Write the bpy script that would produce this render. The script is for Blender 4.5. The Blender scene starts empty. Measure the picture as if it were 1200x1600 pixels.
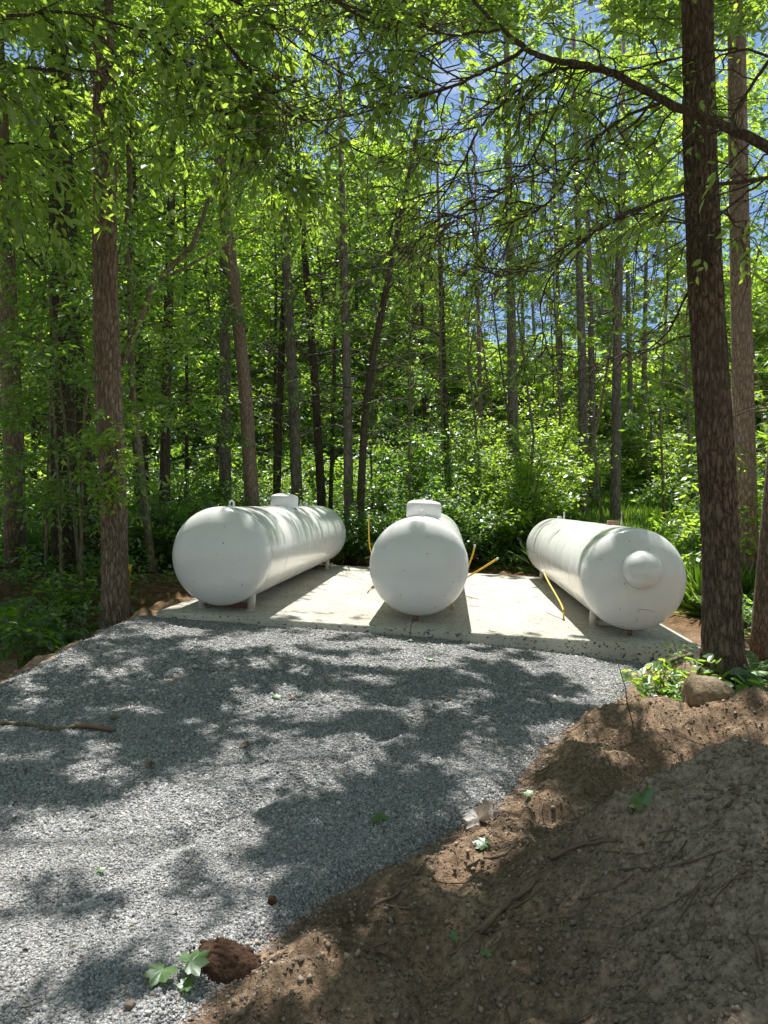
import bpy, math, random
import numpy as np
from mathutils import Vector
random.seed(7)
RN = np.random.default_rng(11)
SC = bpy.context.scene
COL = SC.collection

# ------------------------------------------------------------------ camera, sky, sun, exposure
FPX, YH, CZ = 1122.7, 791.4, 1.42          # focal length in photo pixels, horizon row, eye height
cam = bpy.data.objects.new('camera', bpy.data.cameras.new('camera'))
COL.objects.link(cam)
cam.location = (0, 0, CZ)
cam.rotation_euler = (math.radians(90) - math.atan((800 - YH) / FPX), 0, 0)
cam.data.sensor_fit = 'VERTICAL'
cam.data.sensor_height = 24
cam.data.lens = 24 * FPX / 1600
cam.data.clip_start = 0.05
cam.data.clip_end = 2000
SC.camera = cam

SUN_EL, SUN_AZ = math.radians(66), math.radians(0.5)
world = bpy.data.worlds.new('World')
SC.world = world
world.use_nodes = True
wn = world.node_tree
wn.nodes.clear()
wo = wn.nodes.new('ShaderNodeOutputWorld')
wb = wn.nodes.new('ShaderNodeBackground')
sky = wn.nodes.new('ShaderNodeTexSky')
sky.sky_type = 'NISHITA'
sky.sun_disc = False
sky.sun_elevation = SUN_EL
sky.sun_rotation = SUN_AZ
sky.air_density = 1.0
sky.dust_density = 1.0
sky.ozone_density = 1.3
# soft white clouds between the crowns
tc = wn.nodes.new('ShaderNodeTexCoord')
mp = wn.nodes.new('ShaderNodeMapping'); mp.inputs['Scale'].default_value = (2.2, 2.2, 5.0)
nz = wn.nodes.new('ShaderNodeTexNoise'); nz.inputs['Scale'].default_value = 1.6; nz.inputs['Detail'].default_value = 7
rp = wn.nodes.new('ShaderNodeValToRGB')
rp.color_ramp.elements[0].position = 0.60; rp.color_ramp.elements[0].color = (0, 0, 0, 1)
rp.color_ramp.elements[1].position = 0.76; rp.color_ramp.elements[1].color = (0.75, 0.75, 0.75, 1)
mx = wn.nodes.new('ShaderNodeMixRGB'); mx.inputs['Color2'].default_value = (11, 10.8, 10.4, 1)
L_ = wn.links.new
L_(tc.outputs['Generated'], mp.inputs['Vector']); L_(mp.outputs['Vector'], nz.inputs['Vector'])
L_(nz.outputs['Fac'], rp.inputs['Fac']); sx = wn.nodes.new('ShaderNodeSeparateXYZ'); L_(tc.outputs['Generated'], sx.inputs[0])
bk = wn.nodes.new('ShaderNodeMapRange'); bk.inputs['From Min'].default_value = 0.35; bk.inputs['From Max'].default_value = -0.5   # unseen cloud white added behind the viewer to neutralise blue skylight
bk.inputs['To Min'].default_value = 0.0; bk.inputs['To Max'].default_value = 0.3
L_(sx.outputs['Y'], bk.inputs['Value'])
ad = wn.nodes.new('ShaderNodeMath'); ad.operation = 'ADD'; L_(rp.outputs['Color'], ad.inputs[0]); L_(bk.outputs[0], ad.inputs[1]); ad.use_clamp = True
L_(ad.outputs[0], mx.inputs['Fac'])
tn = wn.nodes.new('ShaderNodeMixRGB'); tn.blend_type = 'MULTIPLY'; tn.inputs['Fac'].default_value = 1; tn.inputs['Color2'].default_value = (0.86, 1.02, 1.12, 1)
L_(sky.outputs['Color'], tn.inputs['Color1']); L_(tn.outputs['Color'], mx.inputs['Color1']); L_(mx.outputs['Color'], wb.inputs['Color'])
wb.inputs['Strength'].default_value = 0.062
L_(wb.outputs['Background'], wo.inputs['Surface'])

SV = Vector((math.sin(SUN_AZ) * math.cos(SUN_EL), math.cos(SUN_AZ) * math.cos(SUN_EL), math.sin(SUN_EL)))
sun = bpy.data.objects.new('sun', bpy.data.lights.new('sun', 'SUN'))
COL.objects.link(sun)
sun.data.energy = 5.0
sun.data.angle = math.radians(0.45)
sun.data.color = (1.0, 0.96, 0.88)
sun.rotation_euler = SV.to_track_quat('Z', 'Y').to_euler()
sun.location = (0, 20, 40)

SC.view_settings.view_transform = 'Standard'
SC.view_settings.look = 'None'
SC.view_settings.gamma = 1
SC.view_settings.exposure = 1.0
SC.render.engine = 'CYCLES'
SC.cycles.max_bounces = 7
SC.cycles.diffuse_bounces = 4
SC.cycles.glossy_bounces = 2
SC.cycles.transmission_bounces = 4
SC.cycles.transparent_max_bounces = 4
SC.cycles.caustics_reflective = False
SC.cycles.caustics_refractive = False
SC.cycles.sample_clamp_indirect = 6
SC.cycles.use_denoising = True

# ------------------------------------------------------------------ helpers
def px(x, y, Y):
    "a point seen at photo pixel (x, y) at distance Y ahead"
    return np.array([(x - 600) / FPX * Y, Y, CZ + (YH - y) / FPX * Y])

def tag(o, label=None, cat=None, group=None, kind=None):
    if label: o['label'] = label
    if cat: o['category'] = cat
    if group: o['group'] = group
    if kind: o['kind'] = kind
    return o

def empty(name, loc, label, cat, group=None):
    o = bpy.data.objects.new(name, None)
    COL.objects.link(o)
    o.location = [float(v) for v in loc]
    o.empty_display_size = 0.2
    return tag(o, label, cat, group)

def build(name, V, F, mat, parent=None, smooth=False, tone=None):
    "one mesh object from vertices (n,3) and faces (m,k) (array, or a list of arrays of several k)"
    V = np.asarray(V, dtype=np.float32)
    Fs = F if isinstance(F, list) else [F]
    Fs = [np.asarray(f, dtype=np.int32) for f in Fs if len(f)]
    if parent is not None:
        V = V - np.array(parent.location, dtype=np.float32)
    me = bpy.data.meshes.new(name)
    me.vertices.add(len(V)); me.vertices.foreach_set('co', V.ravel())
    nl = sum(f.size for f in Fs); nf = sum(len(f) for f in Fs)
    me.loops.add(nl); me.polygons.add(nf)
    me.loops.foreach_set('vertex_index', np.concatenate([f.ravel() for f in Fs]))
    tot = np.concatenate([np.full(len(f), f.shape[1]) for f in Fs])
    me.polygons.foreach_set('loop_start', np.concatenate([[0], np.cumsum(tot)[:-1]]).astype(np.int32))
    if smooth: me.polygons.foreach_set('use_smooth', np.ones(nf, dtype=bool))
    if tone is not None:
        a = me.attributes.new('tone', 'FLOAT', 'FACE')
        a.data.foreach_set('value', np.asarray(tone, dtype=np.float32))
    me.update(calc_edges=True)
    me.materials.append(mat)
    o = bpy.data.objects.new(name, me)
    COL.objects.link(o)
    if parent is not None: o.parent = parent
    return o

class Acc:
    def __init__(s): s.V = []; s.Q = []; s.T = []; s.n = 0
    def add(s, V, Q=None, T=None):
        V = np.asarray(V, dtype=float)
        if Q is not None and len(Q): s.Q.append(np.asarray(Q) + s.n)
        if T is not None and len(T): s.T.append(np.asarray(T) + s.n)
        s.V.append(V); s.n += len(V)
    def tube(s, pts, rad, k=8, cap=True, rough=0.0):
        pts = np.asarray(pts, dtype=float); m = len(pts); rad = np.broadcast_to(np.asarray(rad, dtype=float), (m,))
        d = np.gradient(pts, axis=0); d /= np.linalg.norm(d, axis=1)[:, None] + 1e-12
        ref = np.array([0, 0, 1.]) if abs(d[:, 2]).mean() < 0.8 else np.array([1., 0, 0])
        u = np.cross(d, ref); u /= np.linalg.norm(u, axis=1)[:, None] + 1e-12
        w = np.cross(d, u)
        a = np.arange(k) / k * 2 * math.pi
        ring = u[:, None] * np.cos(a)[None, :, None] + w[:, None] * np.sin(a)[None, :, None]
        r = rad[:, None] * (1 + rough * RN.uniform(-1, 1, (m, k)))
        V = pts[:, None] + ring * r[..., None]
        i = np.arange(m - 1)[:, None]; j = np.arange(k)[None]
        Q = np.stack([i * k + j, i * k + (j + 1) % k, (i + 1) * k + (j + 1) % k, (i + 1) * k + j], -1).reshape(-1, 4)
        V = V.reshape(-1, 3); T = []
        if cap:
            V = np.concatenate([V, pts[:1], pts[-1:]]); c0 = m * k; jj = np.arange(k)
            T = np.concatenate([np.stack([np.full(k, c0), (jj + 1) % k, jj], 1),
                                np.stack([np.full(k, c0 + 1), (m - 1) * k + jj, (m - 1) * k + (jj + 1) % k], 1)])
        s.add(V, Q, T)
    def box(s, M, lo, hi, bev=0.0):
        "box in a local frame M: 3x3 rows = axes, M[3] = origin"
        x0, y0, z0 = lo; x1, y1, z1 = hi
        c = np.array([[x0, y0, z0], [x1, y0, z0], [x1, y1, z0], [x0, y1, z0], [x0, y0, z1], [x1, y0, z1], [x1, y1, z1], [x0, y1, z1]])
        s.add(c @ M[:3] + M[3], [[0, 3, 2, 1], [4, 5, 6, 7], [0, 1, 5, 4], [1, 2, 6, 5], [2, 3, 7, 6], [3, 0, 4, 7]])
    def lathe(s, prof, M, k=32):
        "profile of (radius, height) turned about the frame's third axis"
        prof = np.asarray(prof, dtype=float); m = len(prof); a = np.arange(k) / k * 2 * math.pi
        c = np.stack([prof[:, 0, None] * np.cos(a), prof[:, 0, None] * np.sin(a), np.repeat(prof[:, 1, None], k, 1)], -1).reshape(-1, 3)
        i = np.arange(m - 1)[:, None]; j = np.arange(k)[None]
        Q = np.stack([i * k + j, i * k + (j + 1) % k, (i + 1) * k + (j + 1) % k, (i + 1) * k + j], -1).reshape(-1, 4)
        s.add(c @ M[:3] + M[3], Q)
    def obj(s, name, mat, parent=None, smooth=False, tone=None):
        F = []
        if s.Q: F.append(np.concatenate(s.Q))
        if s.T: F.append(np.concatenate(s.T))
        return build(name, np.concatenate(s.V), F, mat, parent, smooth, tone)

def hsh(ix, iy, iz):
    n = (ix.astype(np.int64) * 73856093) ^ (iy.astype(np.int64) * 19349663) ^ (iz.astype(np.int64) * 83492791)
    n = (n ^ (n >> 13)) * 1274126177
    n = (n ^ (n >> 16)) & 0xffffff
    return n / float(0xffffff)

def vn(x, y, z=0.0):
    x, y, z = np.broadcast_arrays(np.asarray(x, float), np.asarray(y, float), np.asarray(z, float))
    ix, iy, iz = np.floor(x), np.floor(y), np.floor(z)
    fx, fy, fz = x - ix, y - iy, z - iz
    fx, fy, fz = [f * f * (3 - 2 * f) for f in (fx, fy, fz)]
    r = 0
    for a in (0, 1):
        for b in (0, 1):
            for c in (0, 1):
                w = (fx if a else 1 - fx) * (fy if b else 1 - fy) * (fz if c else 1 - fz)
                r = r + w * hsh(ix + a, iy + b, iz + c)
    return r

def fbm(x, y, z=0.0, o=4, g=0.5):
    s = 0; a = 1; t = 0
    for k in range(o):
        s = s + a * vn(np.asarray(x) * 2 ** k + 17.3 * k, np.asarray(y) * 2 ** k + 5.1 * k, np.asarray(z) * 2 ** k + 9.7 * k); t += a; a *= g
    return s / t

def ss(t):
    t = np.clip(t, 0, 1); return t * t * (3 - 2 * t)

# ------------------------------------------------------------------ materials
def mat(name):
    m = bpy.data.materials.new(name); m.use_nodes = True
    nt = m.node_tree; nt.nodes.clear()
    out = nt.nodes.new('ShaderNodeOutputMaterial')
    return m, nt, out

def node(nt, t, **kw):
    n = nt.nodes.new(t)
    for k, v in kw.items():
        if k.startswith('i_'): n.inputs[k[2:].replace('_', ' ')].default_value = v
        else: setattr(n, k, v)
    return n

def ramp(nt, fac, stops):
    r = nt.nodes.new('ShaderNodeValToRGB'); e = r.color_ramp.elements
    while len(e) < len(stops): e.new(0.5)
    for q, (p, c) in zip(e, stops):
        q.position = p; q.color = (*c, 1)
    nt.links.new(fac, r.inputs['Fac']); return r.outputs['Color']

def noise(nt, scale, detail=5, rough=0.55, vec=None, out='Fac'):
    n = node(nt, 'ShaderNodeTexNoise', i_Scale=scale, i_Detail=detail, i_Roughness=rough)
    if vec is not None: nt.links.new(vec, n.inputs['Vector'])
    return n.outputs[out]

def objvec(nt, scale=(1, 1, 1)):
    t = nt.nodes.new('ShaderNodeTexCoord'); m = nt.nodes.new('ShaderNodeMapping')
    m.inputs['Scale'].default_value = scale
    nt.links.new(t.outputs['Object'], m.inputs['Vector']); return m.outputs['Vector']

def mixc(nt, fac, a, b, mode='MIX'):
    m = nt.nodes.new('ShaderNodeMixRGB'); m.blend_type = mode
    for s, v in (('Fac', fac), ('Color1', a), ('Color2', b)):
        if hasattr(v, 'links') or hasattr(v, 'is_linked'): nt.links.new(v, m.inputs[s])
        elif isinstance(v, (int, float)): m.inputs[s].default_value = v
        else: m.inputs[s].default_value = (*v, 1)
    return m.outputs['Color']

def mth(nt, op, a, b=0.0, c=None):
    m = nt.nodes.new('ShaderNodeMath'); m.operation = op
    for i, v in enumerate((a, b) if c is None else (a, b, c)):
        if isinstance(v, (int, float)): m.inputs[i].default_value = v
        else: nt.links.new(v, m.inputs[i])
    return m.outputs[0]

def surf(nt, out, col, rough=0.8, bumpsrc=None, bump=0.5, dist=0.01, spec=0.4):
    p = nt.nodes.new('ShaderNodeBsdfPrincipled')
    if isinstance(col, tuple): p.inputs['Base Color'].default_value = (*col, 1)
    else: nt.links.new(col, p.inputs['Base Color'])
    if isinstance(rough, (int, float)): p.inputs['Roughness'].default_value = rough
    else: nt.links.new(rough, p.inputs['Roughness'])
    p.inputs['Specular IOR Level'].default_value = spec
    if bumpsrc is not None:
        b = nt.nodes.new('ShaderNodeBump'); b.inputs['Strength'].default_value = bump; b.inputs['Distance'].default_value = dist
        nt.links.new(bumpsrc, b.inputs['Height']); nt.links.new(b.outputs['Normal'], p.inputs['Normal'])
    nt.links.new(p.outputs['BSDF'], out.inputs['Surface']); return p

def leaf_mat(name, c0, c1, t0, t1, trans=0.5, gloss=0.08):
    m, nt, out = mat(name)
    a = node(nt, 'ShaderNodeAttribute', attribute_name='tone')
    col = ramp(nt, a.outputs['Fac'], [(0, c0), (1, c1)])
    tr = ramp(nt, a.outputs['Fac'], [(0, t0), (1, t1)])
    d = nt.nodes.new('ShaderNodeBsdfDiffuse'); t = nt.nodes.new('ShaderNodeBsdfTranslucent')
    g = nt.nodes.new('ShaderNodeBsdfGlossy'); g.inputs['Roughness'].default_value = 0.42
    g.inputs['Color'].default_value = (0.9, 0.95, 1, 1)
    m1 = nt.nodes.new('ShaderNodeMixShader'); m1.inputs[0].default_value = trans
    m2 = nt.nodes.new('ShaderNodeMixShader'); m2.inputs[0].default_value = gloss
    k = nt.links.new
    k(col, d.inputs['Color']); k(tr, t.inputs['Color'])
    k(d.outputs[0], m1.inputs[1]); k(t.outputs[0], m1.inputs[2])
    k(m1.outputs[0], m2.inputs[1]); k(g.outputs[0], m2.inputs[2]); k(m2.outputs[0], out.inputs['Surface'])
    return m

M_LEAF = leaf_mat('leaf_green', (0.035, 0.085, 0.012), (0.10, 0.20, 0.03), (0.20, 0.42, 0.015), (0.66, 0.88, 0.08), 0.62)
M_CANOPY = leaf_mat('canopy_leaf', (0.035, 0.085, 0.012), (0.10, 0.19, 0.03), (0.18, 0.36, 0.02), (0.58, 0.80, 0.08), 0.6)
M_LEAFD = leaf_mat('leaf_deep_green', (0.025, 0.065, 0.015), (0.07, 0.15, 0.03), (0.15, 0.36, 0.02), (0.52, 0.78, 0.07), 0.6)
M_UNDER = leaf_mat('undergrowth_leaf', (0.035, 0.09, 0.018), (0.10, 0.21, 0.045), (0.15, 0.36, 0.02), (0.52, 0.78, 0.09))
M_NEEDLE = leaf_mat('pine_needle', (0.025, 0.055, 0.03), (0.06, 0.11, 0.055), (0.02, 0.05, 0.02), (0.06, 0.12, 0.04), 0.2, 0.10)
M_GRASS = leaf_mat('grass_blade', (0.07, 0.16, 0.02), (0.16, 0.30, 0.05), (0.25, 0.46, 0.04), (0.60, 0.85, 0.12), 0.6)
M_PALE = leaf_mat('pale_leaf', (0.06, 0.14, 0.035), (0.14, 0.26, 0.07), (0.12, 0.28, 0.05), (0.25, 0.42, 0.10), 0.3, 0.08)
M_DEADLEAF = leaf_mat('dry_leaf', (0.07, 0.045, 0.025), (0.14, 0.10, 0.065), (0.05, 0.03, 0.015), (0.1, 0.07, 0.03), 0.12, 0.03)

def bark_mat(name, dark, light, sc=1.0, moss=0.0):
    m, nt, out = mat(name)
    v = objvec(nt, (13 * sc, 13 * sc, 3.6 * sc))
    n1 = noise(nt, 3.0, 8, 0.65, v)
    vo = node(nt, 'ShaderNodeTexVoronoi', feature='DISTANCE_TO_EDGE', i_Scale=2.6)
    wv = mixc(nt, 0.55, v, noise(nt, 2.5, 4, 0.6, v, 'Color'))
    nt.links.new(wv, vo.inputs['Vector'])
    plate = mth(nt, 'MULTIPLY', ramp(nt, vo.outputs['Distance'], [(0.0, (0, 0, 0)), (0.22, (1, 1, 1))]), 1.0)
    h = mth(nt, 'ADD', mth(nt, 'MULTIPLY', plate, 0.6), n1)
    c = ramp(nt, h, [(0.35, dark), (1.05, light)])
    big = noise(nt, 1.3, 3, 0.5, objvec(nt, (1, 1, 0.6)))
    c = mixc(nt, ramp(nt, big, [(0.4, (0, 0, 0)), (0.7, (0.5, 0.5, 0.5))]), c, (light[0] * .75, light[1] * .85, light[2] * .95))
    if moss:
        c = mixc(nt, mth(nt, 'MULTIPLY', ramp(nt, noise(nt, 5, 5, 0.6, objvec(nt)), [(0.5, (0, 0, 0)), (0.65, (1, 1, 1))]), moss), c, (0.07, 0.10, 0.035))
    surf(nt, out, c, 0.9, h, 0.9, 0.02, 0.15)
    return m
M_BARKR = bark_mat('pine_bark_red', (0.035, 0.026, 0.021), (0.23, 0.165, 0.125), 1.7, 0.15)
M_BARKL = bark_mat('pine_bark_warm', (0.075, 0.055, 0.044), (0.34, 0.25, 0.19), 1.5)
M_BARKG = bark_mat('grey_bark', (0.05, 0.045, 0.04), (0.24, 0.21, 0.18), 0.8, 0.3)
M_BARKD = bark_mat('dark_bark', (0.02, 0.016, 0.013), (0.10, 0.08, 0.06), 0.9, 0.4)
M_TWIG = bark_mat('twig_bark', (0.035, 0.028, 0.022), (0.15, 0.115, 0.085), 2.0)
M_STEM = bark_mat('sapling_bark', (0.08, 0.07, 0.045), (0.26, 0.22, 0.15), 1.2, 0.4)

# ------------------------------------------------------------------ the pad and the lie of the land
YAW = 0.0928
CY, SY = math.cos(YAW), math.sin(YAW)
def Pz(x, y): return -0.051 * x + 0.0061 * y
def padf(u, v, w=0.0):
    "pad coordinates: u across, v along the tanks, w above its top"
    x = u * CY + v * SY; y = -u * SY + v * CY
    return np.array([x, y, Pz(x, y) + w])
PU0, PU1, PV0, PV1 = -3.45, 2.78, 8.16, 15.45
GXY = [(-10, -1.0), (0, -1.0), (1.8, -.72), (2.25, -.56), (2.6, -.39), (2.8, -.25), (2.98, -.05), (3.57, .44), (4.05, .72), (4.67, .98), (5.9, 1.9), (7.0, 2.35), (7.9, 2.9), (9, 3.0)]
GY = np.array([a for a, b in GXY]); GXR = np.array([b for a, b in GXY])
def gravel_d(x, y):
    "signed distance-like field, positive on the gravel"
    v = x * SY + y * CY
    d = np.minimum(np.minimum(x + 2.95, np.interp(y, GY, GXR) - x), 8.3 - v)
    return d + 0.16 * (fbm(x * 2.2, y * 2.2, 3.3, 4) - 0.5)

def H(x, y):
    x = np.asarray(x, float); y = np.asarray(y, float)
    v = x * SY + y * CY; u = x * CY - y * SY
    xc = np.clip(x, -4, 4)
    near = -.13 - .02 * xc
    front = -.085 - .058 * xc - .045 * np.maximum(xc - 0.5, 0)
    g = near + (front - near) * ss((y - 2) / 6)
    g = g + (Pz(x, y) - .12 - g) * ss((v - 8.4) / 1.2) * (u < 8) * (u > -8)
    far = 0.0 - 0.012 * np.clip(x, -20, 20)
    g = g + (far - g) * ss((v - 15.5) / 3)
    g = g + 1.5 * ss((y - 16.5) / 16) * ss((x - 1.5) / 4)          # the clearing climbs away to the right
    outl = ss((-2.95 - x) / 0.55)                              # the hollow left of the gravel
    g = g - 0.36 * outl * (1 - ss((y - 9.0) / 2.5)) + 0.05 * outl * ss((y - 9) / 2)
    # spoil and earth on the right
    e = np.clip(x - np.interp(y, GY, GXR), -1, 6)
    ridge = 0.30 * np.exp(-((y - 4.75 + 0.16 * (x - 2.1)) / 0.42) ** 2) * ss((x - 1.0) / 1.1)
    ridge2 = 0.12 * np.exp(-((y - 4.0 - 0.25 * (x - 1.2)) / 0.25) ** 2) * ss((x - 0.75) / 0.6) * (1 - ss((x - 1.4) / .4)) - 0.17 * np.exp(-((y - 3.95 - .1 * (x - 2)) / 0.32) ** 2) * ss((x - 1.25) / 0.5)
    berm = 0.22 * ss((x - 2.2) / 1.0) * ss((y - 4.5) / 0.5) * (1 - ss((y - 6.6) / 1.4))
    s = x - (0.15 + 0.12 * (y - 2.2))
    mound = 0.56 * ss(s / 1.25) * (1 - ss((y - 2.85 - 0.10 * (x - 1.2)) / 0.46)) * ss((y + 3) / 1.5)
    toe = 0.05 * ss(e / 0.5) * (y < 7.5)
    g = g + (ridge + ridge2 + berm + toe) * (y < 9) + mound
    return g

def Hn(x, y):
    "height with its roughness"
    x = np.asarray(x, float); y = np.asarray(y, float)
    d = gravel_d(x, y)
    dirt = ss(-d / 0.25)
    fade = 1.0
    n = 0.030 * (fbm(x * 1.3, y * 1.3, 1.0, 3) - .5)
    n = n + dirt * (0.23 * (fbm(x * 2.4, y * 2.4, 7.0, 5, 0.55) - .5) + 0.06 * (fbm(x * 11, y * 11, 2.0, 3, 0.6) - .5) + .020 * (vn(x * 30, y * 30, 3.0) - .5)) + dirt * .04 * ss((fbm(x * 7, y * 7, 11.0, 3) - .52) / .22)
    n = n + dirt * 0.09 * np.abs(fbm(x * 5 + 3, y * 5, 4.0, 3) - .5) * 2
    v = x * SY + y * CY; u = x * CY - y * SY                  # nothing pushes up through the slab
    ins = ss((u - PU0) / .15) * ss((PU1 - u) / .15) * ss((v - PV0 - .05) / .15) * ss((PV1 - v) / .15)
    return H(x, y) + n * (1 - ins) - .08 * ins

def axis_pts(segs):
    out = []
    for a, b, st in segs: out.append(np.arange(a, b, st))
    return np.concatenate(out + [[segs[-1][1]]])
xs = axis_pts([(-400, -60, 40), (-60, -12, 4), (-12, -6, .35), (-6, -3.2, .1), (-3.2, 3.6, .024), (3.6, 6, .12), (6, 12, .4), (12, 60, 4), (60, 400, 40)])
ys = axis_pts([(-60, -4, 4), (-4, 1, .4), (1, 5.6, .022), (5.6, 9, .045), (9, 20, .2), (20, 60, 1.5), (60, 500, 30)])
GX, GYY = np.meshgrid(xs, ys)
Z = Hn(GX, GYY)
m_, n_ = GX.shape
ii, jj = np.meshgrid(np.arange(m_ - 1), np.arange(n_ - 1), indexing='ij')
Q = np.stack([ii * n_ + jj, ii * n_ + jj + 1, (ii + 1) * n_ + jj + 1, (ii + 1) * n_ + jj], -1).reshape(-1, 4)

# earth: brown near, leaf-littered further off
m, nt, out = mat('earth')
v = objvec(nt)
sep = nt.nodes.new('ShaderNodeSeparateXYZ'); nt.links.new(v, sep.inputs[0])
c1 = ramp(nt, noise(nt, 2.2, 8, 0.65, v), [(0.3, (0.17, 0.12, 0.083)), (0.52, (0.31, 0.225, 0.16)), (0.75, (0.44, 0.345, 0.255))])
c2 = ramp(nt, noise(nt, 45, 5, 0.7, v), [(0.35, (0.50, 0.47, 0.45)), (0.62, (1.2, 1.15, 1.1))])
c = mixc(nt, 1.0, c1, c2, 'MULTIPLY')
# the heap nearest is greyer, sandier soil
hx = mth(nt, 'SUBTRACT', sep.outputs['X'], mth(nt, 'MULTIPLY', sep.outputs['Y'], 0.12))
heap = mth(nt, 'MULTIPLY', ramp(nt, hx, [(0.2, (0, 0, 0)), (0.75, (1, 1, 1))]), ramp(nt, mth(nt, 'MULTIPLY', sep.outputs['Y'], 0.1), [(0.30, (1, 1, 1)), (0.36, (0, 0, 0))]))
c = mixc(nt, mth(nt, 'MULTIPLY', heap, 0.8), c, mixc(nt, 1.0, (0.47, 0.395, 0.335), c2, 'MULTIPLY'))
lit = ramp(nt, mth(nt, 'MULTIPLY', sep.outputs['Y'], 0.05), [(0.42, (0, 0, 0)), (0.5, (1, 1, 1))])
litc = ramp(nt, noise(nt, 7, 8, 0.75, v), [(0.3, (0.05, 0.035, 0.02)), (0.5, (0.14, 0.085, 0.045)), (0.62, (0.24, 0.16, 0.09)), (0.72, (0.06, 0.07, 0.02))])
c = mixc(nt, lit, c, litc)
hb = mth(nt, 'ADD', noise(nt, 26, 10, 0.72, v), mth(nt, 'MULTIPLY', noise(nt, 120, 4, 0.6, v), 0.5))
surf(nt, out, c, 0.95, hb, 0.9, 0.03, 0.1)
M_EARTH = m
gobj = build('ground', np.stack([GX, GYY, Z], -1).reshape(-1, 3), Q, M_EARTH, smooth=True)
tag(gobj, 'bare brown forest earth and leaf litter around the pad', kind='structure')

# gravel drive
def Hgr(x, y):
    d = gravel_d(x, y)
    r = 0.020 * (fbm(x * 1.6, y * 1.6, 5.0, 3) - .5)
    tr = (x + 0.95) - 0.62 * (y - 3.1)                       # wheel track, diagonal
    r = r - 0.036 * np.exp(-(tr / 0.09) ** 2) * ss((y - 2.4) / .5) * (1 - ss((y - 5.0) / .8)) * (0.5 + vn(x * 9, y * 9, 1))
    r = r + 0.024 * np.exp(-((tr - .17) / 0.07) ** 2) * ss((y - 2.4) / .5) * (1 - ss((y - 5.0) / .8))
    r = r - 0.05 * np.exp(-(((x + 1.75) / .5) ** 2 + ((y - 5.9) / .35) ** 2)) + 0.03 * np.exp(-(((x + 1.3) / .35) ** 2 + ((y - 5.6) / .2) ** 2))
    return H(x, y) + r - 0.03 + 0.075 * ss((d + .12) / .22) + 0.012 * (fbm(x * 14, y * 14, 8.0, 3) - .5)
gx = axis_pts([(-3.4, 3.3, .03)]); gy = axis_pts([(-8, 1.2, .25), (1.2, 8.7, .03)])
A_, B_ = np.meshgrid(gx, gy); m_, n_ = A_.shape
keep = gravel_d(A_, B_) > -0.16
ii, jj = np.meshgrid(np.arange(m_ - 1), np.arange(n_ - 1), indexing='ij')
kq = (keep[:-1, :-1] & keep[1:, :-1] & keep[:-1, 1:] & keep[1:, 1:])
Q = np.stack([ii * n_ + jj, ii * n_ + jj + 1, (ii + 1) * n_ + jj + 1, (ii + 1) * n_ + jj], -1)[kq]
used = np.zeros(m_ * n_, bool); used[Q.ravel()] = True
remap = np.cumsum(used) - 1
V = np.stack([A_, B_, Hgr(A_, B_)], -1).reshape(-1, 3)[used]
m, nt, out = mat('gravel_bed')
v = objvec(nt)
vo = node(nt, 'ShaderNodeTexVoronoi', i_Scale=62.0); nt.links.new(v, vo.inputs['Vector'])
g1 = ramp(nt, vo.outputs['Color'], [(0.1, (0.17, 0.17, 0.175)), (0.6, (0.30, 0.30, 0.305)), (0.95, (0.46, 0.455, 0.45))])
dd = ramp(nt, vo.outputs['Distance'], [(0.25, (1, 1, 1)), (0.62, (0.42, 0.41, 0.40))])
c = mixc(nt, 1.0, g1, dd, 'MULTIPLY')
c = mixc(nt, ramp(nt, noise(nt, 1.2, 4, 0.6, v), [(0.5, (0, 0, 0)), (0.75, (0.45, 0.45, 0.45))]), c, (0.25, 0.215, 0.17))
surf(nt, out, c, 0.9, mth(nt, 'MULTIPLY', vo.outputs['Distance'], -1.0), 1.0, 0.012, 0.2)
gv = build('gravel_drive', V, remap[Q], m, smooth=True)
tag(gv, 'grey crushed stone drive leading up to the pad', kind='structure')

# loose stones on it
m, nt, out = mat('crushed_stone')
a = node(nt, 'ShaderNodeAttribute', attribute_name='tone')
c = ramp(nt, a.outputs['Fac'], [(0.0, (0.13, 0.132, 0.14)), (0.45, (0.285, 0.288, 0.298)), (0.8, (0.44, 0.44, 0.445)), (0.93, (0.54, 0.54, 0.53)), (1.0, (0.42, 0.33, 0.26))])
c = mixc(nt, 1.0, c, ramp(nt, noise(nt, 160, 3, 0.6, objvec(nt)), [(0.3, (0.75, 0.75, 0.75)), (0.7, (1.1, 1.1, 1.1))]), 'MULTIPLY')
surf(nt, out, c, 0.85, None, spec=0.25)
M_STONE = m
CUBE = np.array([[-1, -1, -1], [1, -1, -1], [1, 1, -1], [-1, 1, -1], [-1, -1, 1], [1, -1, 1], [1, 1, 1], [-1, 1, 1]], float)
CF = np.array([[0, 3, 2, 1], [4, 5, 6, 7], [0, 1, 5, 4], [1, 2, 6, 5], [2, 3, 7, 6], [3, 0, 4, 7]])
def rotm(n):
    q = RN.normal(size=(n, 4)); q /= np.linalg.norm(q, axis=1)[:, None]; w, x, y, z = q.T
    return np.stack([1 - 2 * (y * y + z * z), 2 * (x * y - z * w), 2 * (x * z + y * w), 2 * (x * y + z * w), 1 - 2 * (x * x + z * z), 2 * (y * z - x * w),
                     2 * (x * z - y * w), 2 * (y * z + x * w), 1 - 2 * (x * x + y * y)], -1).reshape(n, 3, 3)
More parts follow.
